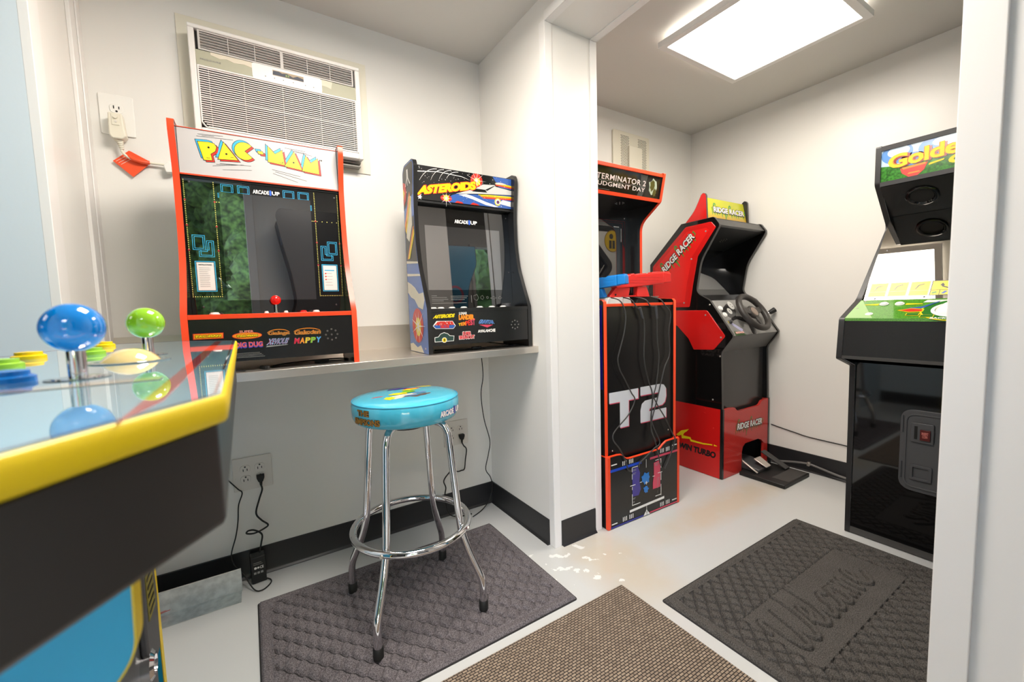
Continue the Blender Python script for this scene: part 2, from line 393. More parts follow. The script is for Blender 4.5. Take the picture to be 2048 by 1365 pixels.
def small_cabinet(name, loc, rz, half, prof, m_side, m_edge, label, glassline, marq, m_marq):
    t_ = empty(name, loc, rz, label, 'arcade cabinet', None)
    side_panels(t_, prof, half, .016, m_side, m_edge)
    hi = half-.016
    MB().box(-hi, hi, .002, .014, .030, .154).build('speaker_panel', black, t_)
    MB().box(-hi, hi, 0, glassline[0]+.01, .154, .1675).build('control_deck', m_edge if m_edge is redm else black, t_, .001)
    g0, g1 = glassline
    MB().prism([(g0, .1675), (g0+.006, .1675), (g1+.006, .578), (g1, .578)], (0, 0, 0), Y, Z, -hi, hi).build('screen_glass', bezel, t_)
    MB().prism([(marq[0], marq[1]), (marq[0]+.012, marq[1]), (marq[2]+.012, marq[3]), (marq[2], marq[3])], (0, 0, 0), Y, Z, -hi, hi).build('marquee_panel', m_marq, t_)
    MB().box(-hi, hi, marq[0]+.003, .19, marq[1]-.010, marq[1]-.001).build('marquee_shelf', blackm, t_)
    MB().box(-hi, hi, marq[2]+.012, .20, marq[3]-.012, marq[3]).build('top_board', m_edge, t_)
    MB().box(-hi, hi, .193, .203, .03, .70).build('back_board', blackm, t_)
    return t_
# ---- the one with the red edges
prof = rnd([(0, 0), (0, .167), (.036, .232), (.072, .31), (.092, .40), (.099, .50), (.100, .585), (.073, .690), (.076, .716), (.185, .716), (.207, .690), (.207, 0)], {2: .03, 3: .03, 4: .04, 5: .04, 6: .03, 7: .008, 8: .006, 9: .01})
pm = small_cabinet('arcade_cabinet', (.075, 1.436, SZ), math.radians(-1.18), .2295, prof, black, redm,
                   'countertop arcade cabinet with red edges and white marquee, below the air conditioner', (.115, .115), (.108, .579, .117, .712), mat('marquee_white', (188, 183, 181), .45))
MQ = front(.108, .579, .117, .712); GL = front(.115, .17, .115, .57); SP = front(.002, 0, .002, .16)
MQ.m([[(-.2135, -.004), (.2135, -.004), (.2135, 0), (-.2135, 0)], [(-.2135, .132), (.2135, .132), (.2135, .1335), (-.2135, .1335)]], 0, .002).build('marquee_edge', redm, pm)
Pp = [(-.166, .097), (-.139, .099), (-.127, .097), (-.1215, .088), (-.125, .075), (-.137, .065), (-.134, .047), (-.154, .045)]
Ap = [(-.103, .105), (-.070, .057), (-.119, .053)]
cc = (-.0505, .0875); Cp = [cc]+[(cc[0]+.0255*math.cos(a), cc[1]+.0265*math.sin(a)) for a in [math.radians(42+k*(276/18)) for k in range(19)]]
Dp = [(-.016, .094), (-.003, .094), (0, .086), (-.013, .086)]
Mp = [(.013, .113), (.032, .092), (.052, .107), (.057, .061), (.011, .065)]
A2 = [(.086, .108), (.106, .052), (.057, .058)]
Np = [(.120, .101), (.133, .079), (.155, .096), (.157, .046), (.107, .050)]
L_ = [Pp, Ap, Cp, Dp, Mp, A2, Np]; mv = lambda P, a, c: [(x+a, y+c) for x, y in P]
MQ.m([offs(mv(p, -.0055, .0055), .0013) for p in L_]+[offs(mv(p, .0055, -.0045), .0013) for p in L_], 0, .0004).build('title_outline', pblk, pm)
MQ.m([mv(p, -.0055, .0055) for p in L_], .0002, .0004).build('title_blue_shadow', pcyan, pm)
MQ.m([mv(p, .0055, -.0045) for p in L_], .0003, .0004).build('title_red_shadow', pred, pm)
MQ.m([offs(p, .0014) for p in L_], .0004, .0005).build('title_black_line', pblk, pm)
MQ.m(L_, .0006, .0006).build('title_lettering', pyel, pm)
MQ.m([circ(-.1405, .0835, .0028), circ(-.0975, .071, .0028), circ(.083, .073, .0028), [(-.088, .062), (-.078, .062), (-.080, .0632), (-.088, .0632)], [(-.148, .051), (-.139, .052), (-.139, .0532), (-.148, .0522)], [(.042, .066), (.052, .065), (.053, .071), (.0515, .071), (.0505, .0665), (.042, .0675)]], .0010, .0004).build('title_marks', pblk, pm)
sl = []
for k, (a, c, l, e) in enumerate([(-.165, .119, .062, .004), (-.155, .116, .03, .003), (-.168, .1125, .09, .004), (-.134, .030, .075, .014), (-.125, .036, .07, .008), (-.116, .040, .08, .004), (-.11, .022, .075, .009), (.02, .042, .08, -.012), (.028, .036, .09, -.018), (.022, .030, .07, -.02), (.075, .112, .05, -.004), (.09, .109, .05, -.006), (.06, .1165, .06, -.002)]):
    sl.append([(a, c), (a+l, c+e), (a+l, c+e+.0007), (a, c+.0008)])
MQ.m(sl, 0, .0005).build('speed_lines', pblk, pm)
lettering('trademark_sign', 'TM', MQ, (.160, .169, .091, .095), pblk, pm)
# bezel art: dotted paths, maze blocks, cards, display
MB_ = GL.m([[(-.1245, .040), (.1245, .040), (.1245, .367), (-.1245, .367)]], .0, .0008); MB_.build('display', screen, pm)
dots = []
def dotline(a, c, n_):
    for k in range(n_+1):
        u = k/n_; x, y = a[0]+(c[0]-a[0])*u, a[1]+(c[1]-a[1])*u; dots.append([(x-.0011, y-.0011), (x+.0011, y-.0011), (x+.0011, y+.0011), (x-.0011, y+.0011)])
for s in (-1, 1):
    dotline((s*.2085, .392), (s*.2085, .052), 62); dotline((s*.137, .392), (s*.137, .052), 62); dotline((s*.203, .052), (s*.142, .052), 11)
dotline((-.132, .335), (-.126, .335), 1); dotline((.142, .300), (.203, .300), 4); dotline((.127, .300), (.132, .300), 1)
GL.m(dots, 0, .0005).build('dotted_path', mat('print_pale_yellow', (240, 230, 120), .3), pm)
GL.m([circ(x, y, .0028, 10) for x, y in ((-.2085, .335), (-.137, .335), (-.2085, .262), (-.137, .262), (-.2085, .19), (-.137, .19), (.2085, .23), (.137, .30), (.137, .23), (.137, .155), (.2085, .155))], .0002, .0005).build('power_pellets', mat('print_dull_red', (170, 60, 60), .3), pm)
def outline_band(P, wdt): return offs(P, wdt)
mz = MB()
def bandm(P, wd=.0016):
    if area2(P) < 0: P = P[::-1]
    mz.ring(P, offs(P, wd), GL.O, GL.U, GL.V, 0, .0006)
for s in (-1, 1):
    for g in (0, .0045):
        bandm([(s*(.198-g), .233-g), (s*(.170+g), .233-g), (s*(.170+g), .192+g), (s*(.198-g), .192+g)])
        bandm([(s*(.184-g), .172+g), (s*(.149+g), .172+g), (s*(.149+g), .218-g), (s*(.164-g), .218-g), (s*(.164-g), .186+g), (s*(.184-g), .186+g)])
for a, c in ((-.118, -.089), (-.076, -.047), (.047, .077), (.090, .120)):
    for g in (0, .004): bandm([(a+g, .3895-g), (c-g, .3895-g), (c-g, .3685), (a+g, .3685)], .0013)
bandm([(-.127, .350), (-.1255, .350), (-.1255, .362), (-.127, .362)], .001); bandm([(.1255, .335), (.127, .335), (.127, .35), (.1255, .35)], .001)
mz.build('maze_blocks', pcyan, pm)
cw, cl, ct = [], [], []
for s, nm in ((-1, 0), (1, 1)):
    x0, x1 = (-.198, -.148) if s < 0 else (.147, .197)
    cl.append([(x0, .067), (x1, .067), (x1, .158), (x0, .158)]); cw.append([(x0+.004, .071), (x1-.004, .071), (x1-.004, .154), (x0+.004, .154)])
    rn = random.Random(3+s)
    for k in range(11 if s < 0 else 6): y = .137-k*(.0055 if s < 0 else .010); ct.append([(x0+.009, y), (x0+.009+rn.uniform(.018, .03), y), (x0+.033, y+.0012), (x0+.009, y+.0012)])
for c1_, c2_ in zip(cl, cw):
    GL.m([c1_], 0, .0005).build('card_border', pcyan, pm); GL.m([offs(c2_, .0015)], .0003, .0004).build('card_black_line', pblk, pm); GL.m([c2_], .0005, .0004).build('instruction_card', pwht, pm)
GL.m(ct, .0008, .0003).build('card_text_lines', pgry, pm)
lettering('card_heading', 'INSTRUCTIONS', GL, (-.189, -.157, .1455, .149), pblk, pm, .0013)
GL.m([circ(.158, .127, .0025, 8), circ(.158, .107, .0025, 8), circ(.158, .117, .0025, 8)], .0008, .0004).build('card_red_dots', pred, pm)
GL.m([[(.155, .136), (.186, .136), (.186, .1395), (.155, .1395)], ], .0008, .0004).build('card_blue_line', pcyan, pm)
maker_logo(GL, -.037, .037, .3715, .3835, pm)
screws(GL, [(-.195, .387), (.200, .383), (-.186, .021), (.186, .021)], pm, .003, grey)
DK = PL((0, 0, .1675), X, Y)
joystick(DK, .002, .05, .0145, .040, mat('red_ball', (214, 30, 24), .15), pm, .0035)
for p, m_, r_ in ((-.155, white, .013), (-.025, white, .006), (.028, white, .006), (.077, mat('red_button', (214, 40, 34), .3), .010), (.114, white, .010)): push_button(DK, p, .045, r_, m_, pm, .006)
# speaker panel logos
gold = mat('print_gold', (222, 160, 62), .3); lbl = mat('print_light_blue', (150, 190, 224), .3); ppur = mat('print_purple', (74, 74, 180), .3)
SP.m([[(-.2055, .099), (-.136, .099), (-.135, .1155), (-.205, .1155)]], 0, .0004).build('logo_red_frame', pred, pm)
SP.m([[(-.2035, .1005), (-.138, .1005), (-.137, .114), (-.203, .114)], circ(-.0785, .1035, .0355, 28, .0085)], .0003, .0004).build('logo_orange_ground', porg, pm)
SP.m([offs(circ(-.0785, .1035, .0355, 28, .0085), .0015)], 0, .0004).build('logo_oval_line', pred, pm)
for a, c, e, g in ((-.200, -.141, .103, .1115), (-.104, -.052, .099, .107)):
    lettering('game_logo', 'PAC-MAN', SP, (a, c, e, g), pblk, pm, .0010, .09); lettering('game_logo', 'PAC-MAN', SP, (a+.001, c-.001, e+.001, g-.001), pyel, pm, .0014, .045)
lettering('game_logo', 'SUPER', SP, (-.097, -.062, .112, .119), mat('print_pale_pink', (236, 150, 130), .3), pm, .0012, .02)
for tx, a, c in (('Galaga', -.028, .031), ('Galaxian', .042, .118)):
    SP.m([circ((a+c)/2, .104, (c-a)/2+.002, 16, .0145, .35, PI-.35)+circ((a+c)/2, .103, (c-a)/2+.002, 16, .0135, .35, PI-.35)[::-1]], 0, .0005).build('logo_arch', porg, pm)
    lettering('game_logo', tx, SP, (a, c, .098, .1125), porg, pm, .0010, .05, .15); lettering('game_logo', tx, SP, (a, c, .098, .1125), mat('print_bronze', (150, 110, 60), .3), pm, .0014, .01, .15)
lettering('game_logo', 'DIG DUG', SP, (-.110, -.041, .067, .085), ppur, pm, .0010, .10); lettering('game_logo', 'DIG DUG', SP, (-.110, -.041, .070, .085), mat('print_coral', (232, 96, 80), .3), pm, .0014, .03)
lettering('game_logo', 'XEVIOUS', SP, ((-.033, .072), (.022, .072), (.031, .091), (-.025, .091)), lbl, pm, .0010, .06); lettering('game_logo', 'XEVIOUS', SP, ((-.033, .073), (.022, .073), (.031, .090), (-.025, .090)), mat('print_maroon', (130, 60, 90), .3), pm, .0014, .005)
SP.m([[(-.034, .066), (.020, .069), (.026, .071), (-.030, .070)]], 0, .0005).build('logo_underline', pgry, pm)
for k, (ch, cm) in enumerate(zip('MAPPY', (mat('print_crimson', (206, 44, 70), .3), porg, mat('print_mustard', (214, 186, 50), .3), mat('print_lime', (130, 180, 50), .3), mat('print_sky', (76, 160, 220), .3)))):
    a = .041+k*.0152; lettering('game_logo', ch, SP, ((a, .071), (a+.014, .071), (a+.017, .089), (a+.003, .089)), pgry, pm, .0010, .07); lettering('game_logo', ch, SP, ((a, .071), (a+.014, .071), (a+.017, .089), (a+.003, .089)), cm, pm, .0014, .03)
def speaker_holes(pl, cx, cy, r, par, n_=8):
    m_ = MB()
    for x, y in [(cx, cy)]+[(cx+r*math.cos(2*PI*k/n_), cy+r*math.sin(2*PI*k/n_)) for k in range(n_)]: m_.ring(circ(x, y, .0016, 12), circ(x, y, .0024, 12), pl.O, pl.U, pl.V, 0, .0006)
    m_.build('speaker_holes', steel, par)
speaker_holes(SP, .150, .094, .017, pm)
SP.m([[(-.108, .052-k*.004), (-.05+.004*k, .052-k*.004), (-.05+.004*k, .0528-k*.004), (-.108, .0528-k*.004)] for k in range(4)], 0, .0004).build('small_print', pgry, pm)

# ---- the one beside the partition
prof = rnd([(0, 0), (0, .168), (.034, .243), (.072, .33), (.092, .43), (.095, .56), (.078, .700), (.090, .724), (.190, .724), (.210, .700), (.210, 0)], {2: .03, 3: .03, 4: .04, 5: .04, 6: .01, 7: .012, 8: .012, 9: .01})
# side art: blue with cream splashes, a red and yellow burst low down, orange streaks, black top
ast = small_cabinet('arcade_cabinet', (.777, 1.434, SZ), math.radians(-.95), .227, prof, black, black,
                    'countertop arcade cabinet with black edges and blue space art, beside the partition', (.118, .142), (.113, .586, .103, .710), mat('marquee_black', (22, 22, 24), .15))
MQ = front(.113, .586, .103, .71); GL = front(.118, .1675, .142, .578); SP = front(.002, 0, .002, .168)
SD = PL((-.227, 0, 0), (0, -1, 0), Z)   # left face; right = towards the viewer's front (-depth)
SD2 = lambda P: [(-d, z) for d, z in P]
SD.m([offs(SD2(prof), -.0015)], -.0006, .0006).build('side_art_ground', mat('side_art_blue', (84, 120, 190), .25), ast)
SD.m([SD2([(.085, .705), (.095, .718), (.185, .718), (.205, .695), (.205, .56), (.100, .60)]), SD2([(.205, .50), (.097, .52), (.094, .44), (.078, .345), (.205, .36)])], 0, .0004).build('side_black_art', pblk, ast)
SD.m([SD2([(.205, .36), (.075, .345), (.074, .338), (.205, .35)]), SD2([(.205, .31), (.06, .298), (.055, .290), (.205, .300)]), SD2([(.205, .235), (.17, .215), (.13, .205), (.09, .175), (.04, .165), (.02, .2), (.03, .228), (.08, .225), (.12, .25), (.16, .265), (.205, .278)]),
      SD2([(.205, 0.03), (.17, .035), (.12, .02), (.08, .03), (.05, .003), (.205, .003)]), SD2([(.15, .60), (.12, .595), (.12, .49), (.16, .43), (.19, .45), (.17, .55)])], .0004, .0004).build('side_cream_splashes', mat('print_cream', (226, 218, 196), .3), ast)
SD.m([SD2([(.20, .475), (.13, .60), (.135, .615), (.205, .50)]), SD2([(.19, .365), (.11, .48), (.10, .48), (.17, .365)])], .0008, .0003).build('side_orange_streaks', porg, ast)
SD.m([SD2([(.19, .465), (.12, .585), (.125, .595), (.196, .475)]), SD2([(.18, .365), (.10, .47), (.098, .45), (.16, .365)])], .0011, .0003).build('side_yellow_streaks', pyel, ast)
SD.m([[(-.105+x, .105+y) for x, y in circ(0, 0, .062, 28, .066)], SD2([(.205, .665), (.18, .655), (.17, .62), (.18, .59), (.205, .575)])], .0008, .0003).build('side_red_burst', pred, ast)
SD.m([[(-.100+x, .100+y) for x, y in circ(0, 0, .030, 20, .036)], SD2([(.205, .64), (.19, .62), (.205, .60)])], .0011, .0003).build('side_yellow_burst', pyel, ast)
def star(cx, cy, n_, r1, r2_, seed=0):
    rn = random.Random(seed); out = []
    for k in range(2*n_):
        a = PI*k/n_; r_ = (r1*rn.uniform(.75, 1.15)) if k % 2 == 0 else r2_; out.append((cx+r_*math.cos(a), cy+r_*math.sin(a)))
    return out
SD.m([star(-.100, .103, 9, .07, .009, 2), SD2([(.150, .700), (.146, .700), (.146, .640), (.150, .640)]), SD2([(.155, .700), (.152, .700), (.153, .665), (.170, .640), (.176, .642), (.158, .668)]), SD2([(.144, .700), (.141, .700), (.138, .668), (.118, .642), (.124, .640), (.143, .665)])], .0014, .0003).build('side_white_marks', pwht, ast)
screws(SD, [(-.165, .62), (-.165, .235), (-.03, .02)], ast)
# marquee art: space scene in plain shapes and the title
MQ.m([[(-.10, .001), (.211, .001), (.211, .06), (.03, .06), (-.06, .03)], [(.12, .123), (.211, .123), (.211, .08), (.15, .085)]], 0, .0003).build('marquee_blue', pblu, ast)
MQ.m([circ(.046, .098, .027), circ(-.087, .014, .024, 20, .0125), [(-.05, .001), (-.04, .009), (-.02, .007), (-.012, .001)], [(.018, .001), (.03, .010), (.05, .006), (.06, .001)]], .0002, .0003).build('marquee_red_bursts', pred, ast)
MQ.m([circ(.048, .093, .015), circ(-.087, .015, .012), circ(.146, .024, .015)], .0004, .0003).build('marquee_yellow_bursts', pyel, ast)
MQ.m([circ(.146, .024, .011)], .0006, .0003).build('marquee_planet', pwht, ast); MQ.m([circ(.147, .023, .007)], .0008, .0003).build('marquee_planet_core', mat('print_plum', (96, 50, 90), .3), ast)
for k, cm in enumerate((pyel, porg, pred)):
    MQ.m([[(.055+.01*k, .046-.005*k), (.212, .052-.005*k), (.212, .047-.005*k), (.055+.01*k, .041-.005*k)], [(.135, .101-.004*k), (.212, .096-.004*k), (.212, .092-.004*k), (.135, .097-.004*k)]], .0003, .0003).build('marquee_streaks', cm, ast)
arcs = []
for x0_, y0_, a_, c_ in ((-.195, .068, .02, .05), (-.15, .074, .012, .045), (-.115, .082, .01, .038), (-.085, .088, .01, .03)):
    pts = [(x0_+a_*2*u+(u*u)*.03, y0_+c_*math.sin(u*1.5)) for u in [k/8 for k in range(9)]]; arcs.append([(x, y+.0018) for x, y in pts]+[(x, y) for x, y in pts][::-1])
arcs.append([(-.21, .098), (-.12, .108), (-.02, .103), (.02, .094), (-.02, .105), (-.12, .110), (-.21, .101)])
spl = [(-.035, .034), (.0, .028), (.03, .022), (.06, .014), (.09, .006), (.13, .002), (.15, .004), (.12, .012), (.09, .018), (.06, .026), (.03, .034), (0, .040)]
MQ.m(arcs+[spl, [(.15, .018), (.21, .010), (.21, .03), (.17, .034)], star(-.087, .014, 8, .03, .003, 4), star(.045, .098, 9, .045, .003, 5), star(-.195, .008, 6, .012, .005, 1)]+[circ(random.uniform(-.205, .2), random.uniform(.06, .121), random.choice((.0006, .0009, .0014)), 6) for k in range(70)]+[circ(random.uniform(-.02, .2), random.uniform(.004, .045), random.choice((.0008, .0012)), 6) for k in range(40)], .0005, .0003).build('marquee_white_marks', pwht, ast)
MQ.m([[(-.046, .036), (.0, .052), (.045, .068), (.075, .086), (.13, .090), (.135, .084), (.212, .076), (.212, .058), (.06, .046)]], .0008, .0003).build('marquee_ship', mat('print_silver', (200, 198, 194), .3), ast)
MQ.m([[(.025, .053), (.045, .066), (.085, .066), (.095, .056)], [(-.046, .036), (.06, .045), (.212, .057), (.212, .0585), (.06, .0475)], [(.085, .066), (.13, .088), (.132, .087), (.095, .063)]], .0011, .0003).build('marquee_ship_lines', pblk, ast)
MQ.m([[(.130, .096), (.15, .103), (.165, .103), (.19, .099), (.165, .095), (.14, .094)]], .0008, .0003).build('marquee_small_ship', mat('print_silver', (200, 198, 194), .3), ast)
q_ = ((-.212, .010), (.046, .060), (.044, .097), (-.197, .050))
lettering('title_shadow', 'ASTEROIDS', MQ, q_, pred, ast, .0016, .11, sp=.92); lettering('title_lettering', 'ASTEROIDS', MQ, ((-.209, .013), (.043, .062), (.041, .094), (-.195, .048)), pyel, ast, .0020, .06, sp=.92)
GL.m([[(-.1725, .074), (.161, .074), (.163, .328), (-.1725, .328)]], 0, .0008).build('display', screen, ast)
maker_logo(GL, -.044, .058, .345, .360, ast)
gl = [[(-.162, y), (-.162+l, y), (-.162+l, y+.0013), (-.162, y+.0013)] for y, l in ((.050, .022), (.043, .065), (.036, .07), (.030, .05), (.021, .15))]+[[(-.08, y), (-.08+l, y), (-.08+l, y+.0013), (-.08, y+.0013)] for y, l in ((.048, .075), (.041, .07), (.034, .06))]+[[(.011, .022), (.0125, .022), (.0125, .052), (.011, .052)]]
GL.m(gl, 0, .0005).build('instruction_text_lines', pgry, ast)
gm = MB()
for cx, r_, sd in ((.033, .013, 1), (.061, .008, 2), (.087, .005, 3)):
    P = star(cx, .042, 5, r_, r_*.78, sd); gm.ring(P, offs(P, .0007), GL.O, GL.U, GL.V, 0, .0005)
for cx, r_ in ((.116, .014), (.148, .009)):
    P = [(cx-r_, .039), (cx-r_*.3, .043), (cx, .047), (cx+r_*.3, .043), (cx+r_, .039), (cx+r_*.4, .036), (cx-r_*.4, .036)]; gm.ring(P[::-1], offs(P, .0007), GL.O, GL.U, GL.V, 0, .0005)
gm.build('instruction_symbols', pgry, ast)
screws(GL, [(-.204, .393), (.200, .385), (.2, .15)], ast, .003, grey)
for p in (-.185, -.155, -.110, -.060, .010, .065, .118): push_button(DK, p, .045, .013, white, ast, .005)
MB().cyl((.165, .095, .1675), (.165, .095, .183), .022, .021, 24).build('spinner_knob', grey, ast, .002)
lettering('game_logo', 'ASTEROIDS', SP, ((-.206, .131), (-.122, .133), (-.117, .1475), (-.198, .1445)), pyel, ast, .0010, .06)
lettering('game_logo', 'LUNAR', SP, (-.101, -.068, .142, .152), pwht, ast, .0010, .03); lettering('game_logo', 'LANDER', SP, (-.103, -.038, .122, .142), porg, ast, .0012, .08)
SP.m([[(-.207, .104), (-.196, .093), (-.126, .090), (-.116, .101), (-.128, .120), (-.192, .122)]], 0, .0004).build('logo_white_frame', pwht, ast)
SP.m([[(-.204, .104), (-.195, .095), (-.127, .092), (-.118, .101), (-.122, .105), (-.203, .106)]], .0003, .0004).build('logo_blue_ground', pblu, ast)
lettering('game_logo', 'ASTEROIDS', SP, ((-.200, .106), (-.122, .105), (-.129, .119), (-.191, .120)), pred, ast, .0012, .08, sp=.9); lettering('game_logo', 'DELUXE', SP, (-.178, -.143, .095, .105), pred, ast, .0014, .07)
for k, ch in enumerate('TEMPEST'):
    a = -.105+k*.0100; lettering('game_logo', ch, SP, (a, a+.0098, .100, .110+.0026*k), (pyel, porg, porg, pred, pred, ppnk, ppnk)[k], ast, .0010, .05)
lettering('logo_red_ground', 'SUPER\nBREAKOUT', SP, (-.105, -.038, .047, .078), pwht, ast, .0008, .09, align='CENTER'); lettering('game_logo', 'SUPER\nBREAKOUT', SP, (-.103, -.040, .049, .076), mat('print_signal_red', (206, 40, 52), .3), ast, .0012, .05, align='CENTER')
lettering('game_logo', 'GRAVITAR', SP, ((-.022, .104), (.052, .101), (.046, .116), (-.012, .121)), lbl, ast, .0008, .06); lettering('game_logo', 'GRAVITAR', SP, ((-.021, .105), (.051, .102), (.045, .115), (-.011, .120)), pblu, ast, .0012, .02)
SP.m([[(-.018, .101), (.045, .098), (.018, .088)]], 0, .0005).build('logo_triangle', ppnk, ast)
lettering('game_logo', 'AVALANCHE', SP, ((-.024, .070), (.054, .069), (.054, .082), (-.024, .081)), pwht, ast, .0010, .05)
ban = [(-.200, .046), (-.128, .046), (-.126, .062), (-.142, .064), (-.150, .072), (-.164, .077), (-.178, .072), (-.186, .062), (-.200, .060)]
SP.m([offs(ban, .002)], 0, .0004).build('badge_frame', pwht, ast); SP.m([ban], .0003, .0003).build('badge_ground', mat('print_dark_green', (40, 66, 60), .3), ast)
SP.m([circ(-.164, .050, .010)], .0005, .0003).build('badge_ring', pwht, ast); SP.m([circ(-.164, .050, .008)], .0007, .0003).build('badge_disc', pyel, ast); lettering('badge_numeral', '3', SP, (-.167, -.161, .0455, .0545), pblk, ast, .0013, .03)
speaker_holes(SP, .147, .094, .017, ast)

# ================================================================== counter stool
SC = (.4245, 1.3345)
vinyl = mat('blue_vinyl', (78, 190, 220), .12, coat=.6)
stl = empty('bar_stool', (SC[0], SC[1], .009), 0, 'round bar stool with blue vinyl seat and chrome legs, on the grey mat', 'stool')
zt = .713
MB().lathe([(0, zt-.072), (.150, zt-.072), (.163, zt-.066), (.1705, zt-.05), (.172, zt-.03), (.1715, zt-.012), (.169, zt-.0055), (.1685, zt-.004), (.1665, zt-.003), (.160, zt+.002), (.14, zt+.0055), (.10, zt+.0085), (.05, zt+.010), (0, zt+.010)], None, 72).build('seat', vinyl, stl, ang=60)
MB().tube([(.1685*math.cos(2*PI*k/72), .1685*math.sin(2*PI*k/72), zt-.0035) for k in range(72)], .0016, 6, True).build('seam_piping', mat('seat_seam', (40, 140, 176), .3), stl)
RL = .0118
for k in range(4):
    a = math.radians(-135+90*k); ca, sa = math.cos(a), math.sin(a)
    rz = [(.02, .628), (.09, .630), (.122, .622), (.138, .600), (.144, .57), (.155, .45), (.170, .30), (.178, .258), (.196, .205), (.218, .155), (.2345, .118), (.2405, .095), (.2425, .06), (.2425, .008)]
    lg = MB().tube(catm([(r*ca, r*sa, z) for r, z in rz], 5), RL, 16).build('leg', chrome, stl, ang=80)
    MB().lathe([(0, 0), (.0145, 0), (.0150, .004), (.0150, .030), (.0125, .034), (0, .034)], Matrix.Translation((.2425*ca, .2425*sa, 0)), 18).build('rubber_foot', rubber, lg)
    MB().lathe([(0, 0), (.0062, 0), (.005, .0035), (0, .0045)], Matrix.Translation((.1985*ca, .1985*sa, .277)) @ Vector((ca, sa, 0)).to_track_quat('Z', 'Y').to_matrix().to_4x4(), 12).build('rivet', steel, lg)
MB().tube([(.1875*math.cos(2*PI*k/64), .1875*math.sin(2*PI*k/64), .277) for k in range(64)], .0115, 14, True).build('foot_ring', chrome, stl, ang=80)
MB().cyl((0, 0, .612), (0, 0, .641), .06, .07, 24).build('seat_plate', blackm, stl)
def round_lettering(name, text, R, a0, a1, z0, z1, m, par, off, bold, sp=1, slant=0, align='LEFT'):
    vs, fs = glyphs(text, bold, sp, align); V3 = []
    for u, v in vs:
        a = math.radians(a0+(a1-a0)*u); V3.append(((R+off)*math.cos(a), (R+off)*math.sin(a), z0+(z1-z0)*v+slant*u))
    me = bpy.data.meshes.new(name); me.from_pydata(V3, [], fs); me.materials.append(m)
    o = bpy.data.objects.new(name, me); COL.objects.link(o); o.parent = par
    s_ = o.modifiers.new('thickness', 'SOLIDIFY'); s_.thickness = .0004; s_.offset = 0
brn = mat('print_ochre', (150, 108, 34), .3)
round_lettering('seat_lettering', 'THE', .1722, -163, -146, zt-.030, zt-.011, pblk, stl, .0008, .10); round_lettering('seat_lettering', 'THE', .1722, -163, -146, zt-.029, zt-.012, brn, stl, .0014, .035)
round_lettering('seat_lettering', 'SIMPSONS', .1722, -169, -134, zt-.057, zt-.036, pblk, stl, .0008, .09); round_lettering('seat_lettering', 'SIMPSONS', .1722, -169, -134, zt-.056, zt-.037, brn, stl, .0014, .03)
round_lettering('maker_lettering', 'ARCADE', .1722, -73, -52, zt-.050, zt-.030, pnav, stl, .0008, .12); round_lettering('maker_lettering', 'ARCADE', .1722, -73, -52, zt-.049, zt-.031, pwht, stl, .0014, .045)
round_lettering('maker_lettering', '1', .1722, -51, -48, zt-.052, zt-.026, pnav, stl, .0010, .08); round_lettering('maker_lettering', 'UP', .1722, -47, -37, zt-.050, zt-.030, pnav, stl, .0008, .12); round_lettering('maker_lettering', 'UP', .1722, -47, -37, zt-.049, zt-.031, pwht, stl, .0014, .04)
# plain splashes of colour standing in for the printed cartoon on the seat top
TOP = PL((0, 0, zt+.0085), X, Y)
def onseat(polys, m, nm, t0):
    b_ = MB()
    for P in polys:
        P = P if area2(P) > 0 else P[::-1]; vs_ = []
        for x, y in P:
            r_ = math.hypot(x, y); h_ = .010-.0055*(r_/.14)**2
            vs_.append(b_.bm.verts.new((x, y, zt+h_+t0)))
        b_.bm.faces.new(vs_)
    o_ = b_.build(nm, m, stl)
rn = random.Random(11)
blobp = lambda x, y, rx, ry, sd: [(x+px*rx, y+py*ry) for px, py in star(0, 0, 7, 1, .72, sd)]
onseat([blobp(-.005, -.075, .075, .014, 1), blobp(.05, -.055, .05, .012, 2)], mat('print_brown_grey', (92, 76, 72), .3), 'seat_print_dark', .0010)
onseat([blobp(-.02, -.045, .05, .020, 3), blobp(-.05, -.06, .03, .018, 13)], mat('print_bone', (232, 214, 190), .3), 'seat_print_pale', .0013)
onseat([blobp(-.03, -.01, .04, .018, 4), blobp(.03, .04, .035, .014, 5), blobp(-.07, -.055, .020, .022, 6), blobp(.095, .085, .035, .012, 14)], pyel, 'seat_print_yellow', .0016)
onseat([blobp(.01, .005, .03, .022, 7)], mat('print_leaf', (120, 180, 30), .3), 'seat_print_green', .0019)
onseat([blobp(.035, -.03, .03, .012, 8), blobp(.0, -.055, .03, .010, 9)], mat('print_denim', (90, 130, 176), .3), 'seat_print_blue', .0018)
onseat([blobp(.0, .085, .045, .020, 10)], mat('print_violet', (66, 48, 130), .3), 'seat_print_violet', .0016)
onseat([blobp(.04, .06, .04, .010, 12), blobp(-.095, -.01, .022, .006, 15)], pred, 'seat_print_red', .0015)

